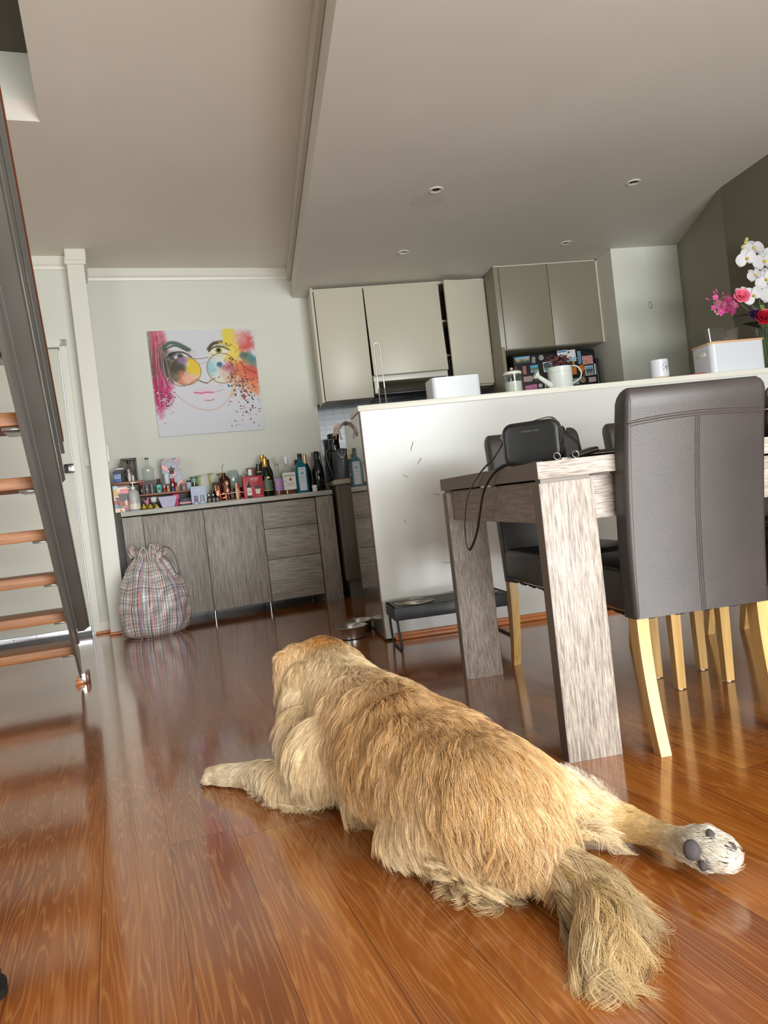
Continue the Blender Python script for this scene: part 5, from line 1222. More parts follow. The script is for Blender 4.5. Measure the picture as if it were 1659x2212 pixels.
for k, (u_, lab, c_) in enumerate(((.672, 'small dark bottle right of the blue miniature pack', (60, 54, 52)), (.703, 'second small dark bottle, next to the tool stand', (44, 40, 42)), (.731, 'third small black bottle touching the tool stand', (34, 32, 34)))):
    bottle(lab, u_, 5.60, [(.014, 0), (.015, .036), (.006, .046), (.0055, .056)], mat('mini_glass_%d' % k, c_, .12), ([(.0065, .050), (.0065, .062)], M_STEEL), [(.008, .032, .0153, mat('dim_label', (120, 116, 110), .5), .8)], 16, name='small_bottle', group='small dark bottles')
t = at_sb('gift_box', 'navy box tied with a red ribbon', 'box', .506, 5.62, rot=.03)
part('box_body', mat('navy_card', (30, 38, 58), .5), t, lambda b: box2(b, -.044, .044, 0, .06, 0, .056, .001)); part('ribbon', M_RED, t, lambda b: box2(b, -.0446, .0446, -.0006, .0606, .014, .026)); text('small_text', 'CHIVAS', .007, mat('faded_print', (110, 120, 140), .5), t, (0, -.0008, .042))
t = at_sb('serving_bowl', 'lavender square-sided bowl in front of the rack', 'bowl', .378, 5.625)
part('bowl_body', mat('lavender_ceramic', (196, 194, 222), .3), t, lambda b: lathe(b, [(.052, 0), (.058, .002), (.092, .078), (.089, .079), (.054, .008), (0, .006)], 4, caps=False, M=Matrix.Rotation(0, 4, 'Z')), 25)
t = at_sb('note_box', 'small bright pink packet on the shelf behind the lavender bowl', 'packet', .447, 5.70, ZS + .0, rot=-.2)
part('packet', mat('hot_pink', (214, 60, 120), .45), t, lambda b: box(b, (0, 0, .047), (.05, .02, .094), .002))
# candles, figurine, cup, duck
t = at_sb('candle_jar', 'yellow glass candle jar beside the soap bottle', 'candle', .212, 5.60)
part('glass_jar', glass('yellow_jar', (226, 220, 130), .05), t, lambda b: lathe(b, [(.020, 0), (.022, .004), (.022, .042), (.019, .042), (.019, .006), (0, .005)], 22, caps=False)); part('wax', mat('wax', (226, 214, 150), .6), t, lambda b: lathe(b, [(.018, .006), (.018, .028)], 20))
t = at_sb('candle_jar', 'second low glass candle jar with pale wax in front', 'candle', .256, 5.59)
part('glass_jar', glass('yellow_jar'), t, lambda b: lathe(b, [(.019, 0), (.021, .004), (.021, .036), (.018, .036), (.018, .006), (0, .005)], 22, caps=False)); part('wax', mat('wax'), t, lambda b: lathe(b, [(.017, .006), (.017, .024)], 20))
t = at_sb('figurine', 'pink ceramic bird figurine under the rack', 'figurine', .238, 5.69, ZS)
part('figurine_body', mat('pink_glaze', (220, 150, 172), .3), t, lambda b: (lathe(b, [(.018, 0), (.016, .045)], 14), sphere(b, (0, 0, .058), (.018, .014, .016), 14), sphere(b, (.010, -.004, .080), .010, 12), tube(b, [(-.01, 0, .062), (-.024, 0, .078)], [.006, .002], 8)))
t = at_sb('teacup', 'white teacup with printed motif on a saucer', 'cup', .288, 5.68)
part('cup_body', M_WHITE, t, lambda b: lathe(b, [(.012, .05), (.022, .062), (.025, .085), (.023, .085), (.018, .06), (0, .056)], 22, caps=False)); part('saucer', M_WHITE, t, lambda b: lathe(b, [(.012, .046), (.030, .052), (.029, .054), (0, .050)], 22, caps=False)); part('stand', mat('green_base', (70, 84, 62), .5), t, lambda b: lathe(b, [(.020, 0), (.016, .046)], 14))
t = at_sb('toy_duck', 'tiny yellow duck on a stand at the sideboard front', 'toy duck', .300, 5.585)
part('duck_body', mat('duck_yellow', (232, 190, 48), .4), t, lambda b: (sphere(b, (0, 0, .017), (.009, .007, .006), 12), sphere(b, (-.005, 0, .026), .005, 10))); part('base', mat('duck_base', (196, 170, 110), .5), t, lambda b: box2(b, -.014, .014, -.008, .008, 0, .011, .001))

# soap pump
t = at_sb('soap_dispenser', 'frosted plastic soap pump bottle at the front left', 'soap bottle', .152, 5.575)
part('bottle_body', mat('frosted_plastic', (206, 210, 208), .35, 0, Transmission_Weight=.25), t, lambda b: lathe(b, [(.030, 0), (.036, .006), (.038, .02), (.038, .115), (.034, .135), (.018, .148), (.014, .152)], 28))
part('soap_level', mat('soap_cream', (226, 222, 206), .4), t, lambda b: lathe(b, [(.0384, .012), (.0386, .050)], 28, caps=False)); part('neck_collar', M_WHITE, t, lambda b: lathe(b, [(.014, .148), (.014, .168)], 18))
part('pump', M_WHITE, t, lambda b: (cyl(b, (0, 0, .166), (0, 0, .196), .004), box2(b, -.014, .016, -.007, .007, .194, .204, .003), box2(b, .010, .026, -.004, .004, .196, .202, .001)))
# cookbook on end and small blue box
t = at_sb('cookbook', 'colourful cookbook standing on end at the far left', 'book', .075, 5.60, rot=.0)
part('pages', mat('book_pages', (60, 64, 66), .7), t, lambda b: box2(b, -.058, .052, .002, .034, 0, .186))
def cover(b):
    sheet(b, lambda p, q: Vector((-.058 + .112 * p, 0, .188 * q)), 60, 100)
ck = part('cover', attr_mat('book_cover', .4), t, cover, 180)
def cover_art(co):
    x = (co[:, 0] + .058) / .112; y = co[:, 2] / .188; c = np.empty((len(x), 3)); c[:] = (44, 40, 38)
    w_ = .08 * np.sin(x * 21 + y * 9) + .05 * np.sin(y * 37 + x * 5)
    def reg(m_, col): c[m_] = col
    reg(y > .93, (110, 84, 64)); reg((y > .70) & (y < .93) & (x + w_ < .95), (230, 214, 206)); reg((y > .74 + w_ * .4) & (y < .86) & (x > .42) & (x < .9), (222, 120, 100)); reg((y > .70 + w_ * .3) & (y < .77) & (x > .3), (232, 130, 150)); reg((y > .86) & (x < .3), (176, 210, 226))
    reg((x + w_ < .22) & (y > .62) & (y < .88), (214, 180, 90)); reg((x + w_ < .22) & (y > .45) & (y < .62), (226, 190, 180)); reg((x + w_ < .22) & (y > .30) & (y < .45), (196, 70, 60)); reg((x + w_ < .2) & (y < .30) & (y > .1), (120, 150, 176))
    reg((y > .24) & (y < .40) & (x > .32) & (x < .52), (170, 66, 44)); reg((y > .24) & (y < .42) & (x > .58) & (x < .95), (198, 104, 66)); reg((y > .25) & (y < .44) & (np.abs(x - .72) < .03), (244, 236, 226))
    reg((y > .17) & (y < .22) & (x > .5), (220, 140, 130)); reg((y > .19) & (y < .24) & (x > .2) & (x < .5), (80, 130, 100)); reg((y < .16) & (x < .62), (232, 206, 196)); reg((y > .02) & (y < .07 + w_) & (x > .3) & (x < .62), (206, 100, 70)); reg((y < .17) & (x > .62), (70, 70, 84)); reg((y > .08) & (y < .14) & (x > .68) & (x < .92), (206, 90, 100))
    return c
paint(ck, cover_art)
# two-tier wooden rack
t = at_sb('display_rack', 'two-tier wooden rack raised above the sideboard top', 'shelf rack', 0, 0, 0); t.location = (0, 0, 0)
part('lower_board', M_RWOOD, t, lambda b: box2(b, .16, .565, 5.66, 5.86, .940, .955, .002)); part('upper_board', M_RWOOD, t, lambda b: box2(b, .022, .235, 5.65, 5.86, 1.036, 1.056, .002))
for a_, b_, z0, z1 in ((.026, .036, ZS, 1.036), (.222, .232, .955, 1.036), (.550, .562, ZS, .940), (.170, .182, ZS, .940)): part('upright', M_DWOOD, t, lambda b: box2(b, a_, b_, 5.67, 5.85, z0, z1))
part('back_slat', M_DWOOD, t, lambda b: box2(b, .182, .55, 5.845, 5.855, ZS, .935))
ZU = 1.056; ZL = .955
t = at_sb('tea_box', 'small blue box with white lettering at the far left', 'box', .058, 5.67, ZU)
M_BLUEC = mat('blue_card', (40, 92, 160), .45); part('card_box', M_BLUEC, t, lambda b: box2(b, -.028, .028, 0, .03, 0, .080, .001)); part('dark_lid', mat('navy_card'), t, lambda b: box2(b, -.0285, .0285, -.0005, .0305, .058, .0805)); text('brand_text', 'LOON', .017, M_WHITE, t, (0, -.001, .050)); text('brand_text', 'BEAN', .017, M_WHITE, t, (0, -.001, .034))
t = at_sb('glass_canister', 'glass canister with clip lid behind the blue box', 'jar', .078, 5.77, ZU)
part('jar_body', M_CLEAR, t, lambda b: lathe(b, [(.036, 0), (.038, .08), (.034, .095), (.032, .095), (.034, .08), (.033, .004), (0, .003)], 26, caps=False)); part('lid', M_WHITE, t, lambda b: lathe(b, [(.035, .095), (.033, .106), (.01, .11)], 24)); part('clip', M_STEEL, t, lambda b: tube(b, [(.036, 0, .05), (.042, 0, .08), (.036, 0, .104)], .0015, 6))
t = at_sb('lantern', 'dark wooden lantern box with a large glass bottle inside', 'lantern', .150, 5.76, ZU, .04)
part('wooden_frame', M_DWOOD, t, lambda b: (box2(b, -.054, .054, .05, .06, 0, .172), box2(b, -.054, -.042, 0, .05, 0, .172), box2(b, .042, .054, 0, .05, 0, .172), box2(b, -.054, .054, 0, .06, .160, .174, .001), box2(b, -.054, .054, 0, .06, 0, .008)))
part('glass_bottle', M_CLEAR, t, lambda b: lathe(b, [(.030, .009), (.034, .02), (.034, .075), (.022, .10), (.010, .12), (.010, .145)], 24, (0, .022, 0))); part('stopper', M_BLACK, t, lambda b: lathe(b, [(.011, .138), (.012, .158)], 16, (0, .022, 0)))
part('side_handle', M_BLACK, t, lambda b: tube(b, smooth_path([(-.056, .03, .06), (-.064, .03, .08), (-.064, .03, .13), (-.056, .03, .15)]), .002, 6), 180)
t = at_sb('figurine', 'small black and white ceramic figurine before the lantern', 'figurine', .140, 5.68, ZU)
part('figurine_body', mat('piebald', (214, 208, 204), .35), t, lambda b: (lathe(b, [(.009, 0), (.012, .03), (.008, .06), (.006, .066)], 14), sphere(b, (-.002, 0, .074), .008, 12), lathe(b, [(.008, 0), (.009, .03), (.005, .045)], 12, (.024, 0, 0)))); part('cap', mat('cap_white_rose', (226, 206, 214), .4), t, lambda b: lathe(b, [(.010, .080), (.009, .086)], 14, (-.002, 0, 0)))
t = at_sb('decanter', 'ribbed clear glass decanter with long neck', 'decanter', .276, 5.80, ZL)
part('decanter_body', M_CLEAR, t, lambda b: lathe(b, [(.040, .10), (.042, .105), (.043, .17), (.045, .178), (.043, .19), (.016, .212), (.010, .225), (.011, .26), (.013, .262)], 16, (0, 0, 0), sq=3)); part('riser', M_DWOOD, t, lambda b: box2(b, -.045, .045, -.03, .03, 0, .10)); part('stopper', mat('grey_stopper', (60, 62, 60), .3), t, lambda b: lathe(b, [(.0125, .258), (.013, .270)], 16))
t = at_sb('bottle_opener_board', 'marbled purple and teal board with a star-shaped bottle opener', 'bottle opener', .445, 5.80, ZL, .02)
def board(b):
    g_ = sheet(b, lambda p, q: Vector((-.068 + .136 * p + .0, -.0005 + .0, .25 * q - (.0 if q < .99 else .006 * math.cos(p * 9)))), 90, 130)
ob = part('board_face', attr_mat('marbled_paint', .3), t, board, 180); part('board', M_DWOOD, t, lambda b: box2(b, -.068, .068, 0, .014, 0, .248, .002))
ob.parent = t
def marbled(co):
    x, y = co[:, 0] * 40, co[:, 2] * 40
    n1 = np.sin(x * 1.3 + 2 * np.sin(y * .9)) + np.sin(y * 1.7 + 1.5 * np.sin(x * 1.1 + 1)); n2 = np.sin(x * 2.4 - y * 1.1 + 2 * np.sin(y * 1.9))
    c = np.empty((len(x), 3)); c[:] = (104, 84, 104)
    c[n1 > .9] = (84, 116, 118); c[n2 > .8] = (122, 92, 118); c[(n1 < -1.1)] = (206, 96, 112); c[(n1 < -1.5)] = (226, 120, 110); c[np.abs(n2 - n1 * .5) < .10] = (150, 130, 150)
    return c
paint(ob, marbled)
part('star_opener', mat('cast_iron', (52, 50, 44), .45, .5), t, lambda b: prism(b, [((.030 if k % 2 == 0 else .016) * math.sin(k * PI / 5), .165 + (.030 if k % 2 == 0 else .016) * math.cos(k * PI / 5)) for k in range(10)], .001, .010, YUP)); part('opener_mouth', mat('cast_iron'), t, lambda b: box2(b, -.013, .013, -.022, -.008, .135, .155, .003))
for o_ in t.children: pass
t.rotation_euler = (0, 0, ANG_A)
# small things along the lower board: (kind, label, u, radius, height, colour, second colour)
SM = [('cup', 'dark grey mug on the rack beside the soap pump', .250, .024, .062, (84, 82, 92), (170, 150, 110)), ('jar', 'dark red-lidded jar at the left end of the lower rack', .212, .020, .085, (60, 40, 40), (150, 40, 50)),
      ('shot_glass', 'narrow clear glass beside the grey mug', .285, .012, .065, None, None), ('cup', 'turquoise tapered cup on the rack', .334, .021, .058, (110, 196, 186), (40, 80, 80)), ('jar', 'small black-lidded jar behind the turquoise cup', .340, .018, .105, (80, 56, 50), (30, 30, 30)),
      ('figurine', 'red and clear glass ornament under the tumbler', .372, .012, .055, (160, 40, 50), (200, 190, 190)), ('candle', 'golden flame-shaped ornament on the rack', .398, .010, .048, (206, 160, 70), (230, 200, 120)), ('figurine', 'blue and white penguin-like ornament', .432, .011, .062, (50, 80, 140), (226, 226, 226)),
      ('figurine', 'orange beaded ornament with black base', .458, .012, .066, (190, 130, 70), (50, 44, 40)), ('jar', 'red-topped jar behind the ornaments', .440, .018, .100, (150, 30, 40), (186, 40, 50)), ('jar', 'small jar with a pink lid near the rack end', .510, .018, .060, (150, 120, 116), (222, 120, 140)),
      ('jar', 'jar with blue and white label by the miniature pack', .548, .018, .070, (180, 190, 206), (40, 40, 44))]
for kind, lab, u_, r_, h_, c1, c2 in SM:
    v_ = 5.76 if h_ > .09 else 5.69
    t = at_sb({'cup': 'cup', 'jar': 'small_jar', 'shot_glass': 'shot_glass', 'figurine': 'ornament', 'candle': 'ornament'}[kind], lab, {'cup': 'cup', 'jar': 'jar', 'shot_glass': 'glass'}.get(kind, 'ornament'), u_, v_, ZL, 0, 'small things on the wooden rack')
    if kind == 'cup':
        part('cup_body', mat('c%d%d%d' % c1, c1, .35), t, lambda b: lathe(b, [(r_ * .72, 0), (r_, h_), (r_ * .9, h_), (r_ * .66, .006), (0, .005)], 20, caps=False)); part('motif', mat('c%d%d%d' % c2, c2, .5), t, lambda b: sphere(b, (0, -r_ * .86, h_ * .5), (r_ * .35, .0015, h_ * .2), 10))
    elif kind == 'jar':
        part('jar_body', mat('c%d%d%d' % c1, c1, .15), t, lambda b: lathe(b, [(r_ * .9, 0), (r_, .004), (r_, h_ * .7), (r_ * .7, h_ * .8)], 18)); part('lid', mat('c%d%d%d' % c2, c2, .4), t, lambda b: lathe(b, [(r_ * .78, h_ * .8), (r_ * .78, h_)], 18))
    elif kind == 'shot_glass':
        part('glass_wall', M_CLEAR, t, lambda b: lathe(b, [(r_ * .8, 0), (r_, h_), (r_ * .88, h_), (r_ * .7, .006), (0, .005)], 18, caps=False))
    else:
        part('ornament_body', mat('c%d%d%d' % c1, c1, .3), t, lambda b: lathe(b, [(r_ * .9, 0), (r_, h_ * .25), (r_ * .5, h_ * .55), (r_ * .4, h_ * .6)], 14)); part('head', mat('c%d%d%d' % c2, c2, .3), t, lambda b: sphere(b, (0, 0, h_ * .76), (r_ * .62, r_ * .62, h_ * .22), 12))
t = at_sb('tumbler', 'white and pale green insulated tumbler tipped on the rack', 'tumbler', .402, 5.76, ZL + .062)
part('tumbler_body', mat('mint_print', (196, 214, 212), .3), t, lambda b: lathe(b, [(.017, 0), (.020, .012), (.0225, .072), (.021, .080)], 22)); part('support', M_DWOOD, t, lambda b: box2(b, -.015, .015, -.01, .01, -.062, 0))
t = at_sb('glass_jar', 'green-tinted lidded glass jar with dried flowers', 'jar', .594, 5.76)
part('jar_body', glass('green_tint_glass', (206, 226, 216), .03), t, lambda b: lathe(b, [(.026, .10), (.027, .105), (.027, .20), (.025, .20), (.024, .108), (0, .106)], 24, caps=False)); part('contents', mat('dried_flowers', (120, 92, 54), .8), t, lambda b: lathe(b, [(.022, .108), (.023, .15), (.01, .165)], 14)); part('lid', mat('green_grey_lid', (70, 84, 78), .4), t, lambda b: lathe(b, [(.027, .20), (.027, .208)], 22)); part('plinth', M_DWOOD, t, lambda b: box2(b, -.03, .03, -.02, .02, 0, .10))

# ================================================================== KITCHEN BENCH BY THE CORNER
t = thing('kettle', 'dark blue-grey electric kettle on the bench corner', 'kettle', (0.660, 5.80, 0.905))
M_KET = mat('kettle_slate', (64, 72, 80), .3)
part('kettle_body', M_KET, t, lambda b: lathe(b, [(.080, .012), (.082, .02), (.068, .22), (.064, .235), (.03, .245)], 30)); part('base', mat('bench_mat', (150, 112, 80), .6), t, lambda b: lathe(b, [(.086, 0), (.086, .012)], 30))
part('spout_mark', M_CHROME, t, lambda b: tube(b, smooth_path([(-.035, -.064, .215), (-.015, -.078, .18), (0, -.080, .168), (.015, -.076, .185), (.028, -.064, .222)]), .003, 8), 180)
part('handle', M_BLACK, t, lambda b: tube(b, smooth_path([(-.060, -.01, .235), (-.100, -.02, .240), (-.118, -.02, .20), (-.100, -.02, .10), (-.078, -.01, .03)]), .012, 10), 180)
t = thing('coffee_press', 'tall glossy black canister behind the kettle', 'canister', (0.630, 5.96, 0.905))
part('canister_body', mat('piano_black', (18, 18, 20), .06), t, lambda b: lathe(b, [(.050, 0), (.052, .10), (.046, .24), (.042, .33), (.046, .345), (.048, .375), (.040, .38)], 30)); part('collar', M_CHROME, t, lambda b: torus(b, (0, 0, .335), .043, .002, 30, 6))
t = thing('tea_towel', 'pale pink tea towel draped over the back corner of the bar', 'tea towel', (0.0, 0.0, 0))
def towel(p, q):
    # p along the length (hanging end .. over the worktop), q across
    pts = [(.492, 1.155), (.497, 1.172), (.508, 1.190), (.530, 1.202), (.550, 1.204), (.575, 1.194), (.62, 1.190)]
    f = p * 6; i = min(5, int(f)); k = f - i
    x = pts[i][0] * (1 - k) + pts[i + 1][0] * k; z = pts[i][1] * (1 - k) + pts[i + 1][1] * k
    y = 4.36 + .15 * q + .01 * math.sin(p * 9)
    return Vector((x - .018 * q + .006 * math.sin(q * 14 + p * 5), y, z - .035 * (1 - p) * math.sin(q * 3.1) - .012 * math.sin(q * 17) * (1 - p)))
part('cloth', mat('towel_pink', (214, 196, 194), .9), t, lambda b: sheet(b, towel, 24, 24), 180)
part('hanging_corner', mat('towel_pink'), t, lambda b: tube(b, smooth_path([(.500, 4.38, 1.175), (.503, 4.38, 1.15), (.508, 4.385, 1.12), (.512, 4.385, 1.10)]), [.006] * 18 + [.012], 8, flat=(.010, .005)), 180)

# ================================================================== ON THE BAR TOP
ZB = 1.212
t = thing('storage_box', 'white plastic open storage box on the bar, left of the jar', 'storage box', (1.090, 3.935, ZB), 0)
def trough(b, w, d, h, r, wall, taper=.0, n=6):
    o0 = rrect(w, d, r, n); i0 = rrect(w - 2 * wall, d - 2 * wall, max(.002, r - wall), n)
    k = 1 + taper
    R = [[b.verts.new((x, y, 0)) for x, y in o0], [b.verts.new((x * k, y * k, h)) for x, y in o0], [b.verts.new((x * k, y * k, h)) for x, y in i0], [b.verts.new((x, y, wall)) for x, y in i0]]
    ring_faces(b, R)
M_BOXW = mat('box_white', (204, 208, 214), .3)
part('box_body', M_BOXW, t, lambda b: trough(b, .262, .17, .118, .018, .004), 40)
t = thing('bread_bin', 'large white metal bread bin with wooden lid on the bar', 'bread bin', (2.735, 3.935, ZB), 0.0)
part('bin_body', M_BOXW, t, lambda b: prism(b, rrect(.335, .20, .030), 0, .168), 40); part('wooden_lid', mat('bamboo', (206, 168, 120), .45), t, lambda b: prism(b, rrect(.345, .21, .032), .168, .178), 40); part('side_grip', M_TRIM, t, lambda b: box2(b, -.170, -.166, -.04, .04, .11, .13, .002))
t = thing('food_container', 'clear plastic tub of nuts on top of the bread bin', 'food container', (2.675, 3.935, ZB + .178), 0.0)
part('tub', glass('clear_plastic', (250, 250, 250), .12), t, lambda b: (trough(b, .185, .13, .080, .018, .0012, .14), torus(b, (0, 0, 0), .001, .0005, 6, 4)), 40)
bm = new_bm(); trough(bm, .205, .15, .003, .02, .004); o = obj('rim', bm, glass('clear_plastic'), t); o.location.z = .079
def nuts(b):
    r = random.Random(4)
    for k in range(110): sphere(b, (r.uniform(-.03, .07), r.uniform(-.045, .045), .005 + abs(r.gauss(0, .008))), (.007, .0045, .004), 6, Matrix.Rotation(r.uniform(0, 3), 3, 'Z'))
o = part('mixed_nuts', mat('nuts', (150, 116, 92), .7), t, nuts); o['kind'] = 'stuff'
t = thing('mug', 'white mug with black tree print and cork base', 'mug', (2.295, 3.925, ZB))
part('mug_body', M_BOXW, t, lambda b: lathe(b, [(.048, .018), (.051, .03), (.050, .115), (.047, .115), (.046, .022), (0, .02)], 32, caps=False)); part('cork_base', mat('cork'), t, lambda b: lathe(b, [(.044, 0), (.048, .018)], 32))
def tree(b):
    r = random.Random(9); R = .0514
    def pt(a, z): return Vector((R * math.sin(a), -R * math.cos(a), z))
    for k in range(60):
        q = r.uniform(0, 2 * PI); d = r.uniform(.015, .028) if k < 42 else r.uniform(0, .012)
        a = .28 + d * math.cos(q) / R; z = .068 + d * math.sin(q)
        if q > 4.0 and q < 5.4 and k < 42: continue
        c_ = pt(a, z); s_ = .0022
        vs = [b.verts.new(c_ + Vector((math.cos(a) * dx, math.sin(a) * dx, dz))) for dx, dz in ((-s_, 0), (0, s_ * .6), (s_, 0), (0, -s_ * .6))]; b.faces.new(vs)
    for k in range(9):
        z = .046 + k * .0035; a = .30
        vs = [b.verts.new(pt(a + s1 * .028, z + s2 * .0018)) for s1, s2 in ((-1, -1), (1, -1), (1, 1), (-1, 1))]; b.faces.new(vs)
o = part('tree_print', M_INK, t, tree, 0)
t = thing('marker_pen', 'red pen lying on the bar before the bread bin', 'pen', (2.505, 3.855, ZB + .0075), 0.05)
part('barrel', mat('pen_red', (186, 44, 58), .35), t, lambda b: cyl(b, (-.06, .02, 0), (.022, 0, 0), .0072)); part('end_cap', mat('pen_cap', (206, 70, 80), .35), t, lambda b: cyl(b, (.022, 0, 0), (.026, -.001, 0), .0076))
t = thing('glass_jar', 'glass jar of white sugar with glass knob lid', 'jar', (1.432, 3.93, ZB))
part('jar_wall', M_CLEAR, t, lambda b: lathe(b, [(.046, 0), (.049, .004), (.049, .108), (.0465, .108), (.0465, .005), (0, .004)], 36, caps=False)); part('sugar', mat('sugar', (226, 226, 214), .8), t, lambda b: lathe(b, [(.046, .006), (.046, .068)], 32))
part('lid', mat('jar_lid', (206, 206, 196), .3), t, lambda b: lathe(b, [(.050, .108), (.051, .118), (.046, .124), (.010, .130)], 36)); part('knob', M_CHROME, t, lambda b: sphere(b, (-.002, 0, .140), .010, 16))
t = thing('ornament', 'small wooden triangle ornament on the jar lid', 'ornament', (1.455, 3.93, ZB + .127))
part('frame', mat('pale_wood_tri', (176, 136, 96), .5), t, lambda b: (tube(b, [(-.010, 0, .002), (.010, 0, .002), (0, 0, .022)], .0022, 6, closed=True)))
t = thing('watering_can', 'white enamel watering can used as a planter on the bar', 'watering can', (1.705, 3.93, ZB))
M_ENAM = mat('white_enamel', (200, 206, 202), .3)
part('can_body', M_ENAM, t, lambda b: lathe(b, [(.064, 0), (.066, .002), (.065, .018), (.067, .020), (.067, .022), (.066, .024), (.066, .092), (.068, .094), (.068, .097), (.066, .099), (.066, .124), (.068, .126), (.064, .126), (.062, .095), (0, .095)], 40, caps=False), 40)
part('spout', M_ENAM, t, lambda b: tube(b, [(-.055, -.01, .022), (-.062, -.012, .030), (-.135, -.02, .084)], [.015, .016, .011], 16)); part('rose', M_ENAM, t, lambda b: (tube(b, [(-.132, -.02, .082), (-.150, -.022, .094), (-.153, -.022, .096)], [.011, .026, .025], 20)))
part('handle', M_ENAM, t, lambda b: tube(b, smooth_path([(.060, 0, .118), (.075, 0, .128), (.105, 0, .124), (.126, 0, .092), (.115, 0, .058), (.088, 0, .042), (.064, 0, .030)]), .004, 8), 180); part('soil', mat('soil', (40, 32, 28), .9), t, lambda b: lathe(b, [(.062, .100), (.05, .112), (.0, .116)], 24))
t = thing('fittonia_plant', 'dark green plant with pink-veined leaves in the watering can', 'plant', (1.700, 3.93, ZB + .105))
M_FIT = mat('leaf_pink_vein', (60, 60, 48), .45); g = NT(M_FIT)
wv = g.noise(g.obj(), 160, 2, .6); g.link(g.ramp(wv, [(.40, (60, 62, 46)), (.5, (176, 112, 116)), (.6, (206, 146, 146))]), g.b.inputs['Base Color'])
def leaf(b, base, d, L, w_, droop=.2, n=6, fold=.15):
    d = Vector(d).normalized(); side = d.cross(Vector((0, 0, 1))); side = side.normalized() if side.length > .01 else Vector((1, 0, 0)); up_ = side.cross(d)
    rows = []
    for k in range(n + 1):
        q = k / n; c_ = Vector(base) + d * L * q + Vector((0, 0, -droop * L * q * q)); ww = w_ * math.sin(PI * min(1, q * .94 + .04)) ** .8
        rows.append([b.verts.new(c_ - side * ww + up_ * fold * ww), b.verts.new(c_), b.verts.new(c_ + side * ww + up_ * fold * ww)])
    for a_, c_ in zip(rows[:-1], rows[1:]):
        b.faces.new((a_[0], a_[1], c_[1], c_[0])); b.faces.new((a_[1], a_[2], c_[2], c_[1]))
def foliage(b):
    r = random.Random(12)
    for k in range(62):
        a = r.uniform(0, 2 * PI); e = r.uniform(-.1, .9); rad = r.uniform(.0, .06)
        base = (rad * math.cos(a), rad * math.sin(a) * .8, .02 + .050 * r.random() + .022 * (1 - rad / .06))
        leaf(b, base, (math.cos(a), math.sin(a), e * .6), r.uniform(.030, .052), r.uniform(.011, .017), .3)
part('leaves', M_FIT, t, foliage, 180)
bm = new_bm(); leaf(bm, (.05, -.02, .03), (1, -.3, .2), .04, .014); leaf(bm, (.045, -.03, .015), (1, -.6, 0), .035, .013); obj('green_leaf', bm, mat('plain_green_leaf', (84, 104, 70), .45), t, 180)
t = thing('paper_towel_holder', 'chrome hairpin wire holder standing at the left end of the bar', 'wire holder', (.700, 3.93, ZB), 0)
part('wire', M_CHROME, t, lambda b: tube(b, [(-.014, 0, 0), (-.016, 0, .14)] + [(-.016 + .017 - .017 * math.cos(a), 0, .325 + .017 * math.sin(a)) for a in np.linspace(0, PI, 10)] + [(.018, 0, .14), (.020, 0, .004)], .0036, 10), 180); part('base', M_CHROME, t, lambda b: lathe(b, [(.034, 0), (.034, .002), (.012, .005)], 26, (.020, 0, 0)))

# vase with artificial flowers
t = thing('flower_vase', 'tall cut-glass vase at the right end of the bar', 'vase', (2.985, 3.94, ZB))
part('vase_body', glass('cut_glass', (214, 220, 220), .02), t, lambda b: [lathe(b, [(.036, 0), (.038, .004)] + [(.038 + .012 * k / 14 + (.0015 if k % 2 else -.0015), .01 + k * .017) for k in range(15)] + [(.048, .25), (.046, .02), (0, .018)], 14, caps=False)], 20)
M_STEM = mat('stem_green', (96, 120, 62), .5); M_PETW = mat('orchid_white', (204, 204, 206), .5, 0, Subsurface_Weight=.0); M_LEAFD = mat('leaf_dark', (34, 50, 36), .4)
V0 = Vector((2.985, 3.94, ZB))
def petal_ring(b, c_, nrm, n, L, w_, cup=.2, off=0.0):
    nrm = Vector(nrm).normalized(); q = nrm.to_track_quat('Z', 'Y').to_matrix()
    for k in range(n):
        a = off + 2 * PI * k / n; d = q @ Vector((math.cos(a), math.sin(a), cup)); s_ = q @ Vector((-math.sin(a), math.cos(a), 0)); rows = []
        for j in range(7):
            p = j / 6; cc = Vector(c_) + d * L * p + nrm * (-.25 * L * p * p); ww = w_ * (math.sin(PI * min(1, p * .9 + .05)) ** .6)
            rows.append([b.verts.new(cc + s_ * ww * e + nrm * (.12 * ww * abs(e))) for e in (-1, -.5, 0, .5, 1)])
        for a_, c2 in zip(rows[:-1], rows[1:]):
            for i in range(4): b.faces.new((a_[i], a_[i + 1], c2[i + 1], c2[i]))
def stem_path(pts, m=M_STEM, r_=.0024):
    return smooth_path(pts)
fl = thing('orchid_spray', 'white artificial orchid spray in the vase', 'orchid', V0)
part('stem', M_STEM, fl, lambda b: (tube(b, stem_path([(0, 0, .02), (.005, 0, .30), (.02, 0, .52), (.0, 0, .68), (-.05, -.01, .73), (-.10, -.02, .70)]), .0026, 8), tube(b, stem_path([(-.01, 0, .02), (-.015, -.01, .30), (-.03, -.02, .45), (-.07, -.03, .47)]), .0026, 8)), 180)
OR = [(-.045, -.04, .705, .048), (.020, -.03, .628, .050), (-.096, -.04, .648, .044), (.030, -.05, .438, .050), (-.062, -.05, .548, .036), (.012, -.04, .520, .046), (-.085, -.05, .432, .044), (-.12, -.01, .46, .036), (.065, -.02, .56, .045), (.052, -.01, .66, .04)]
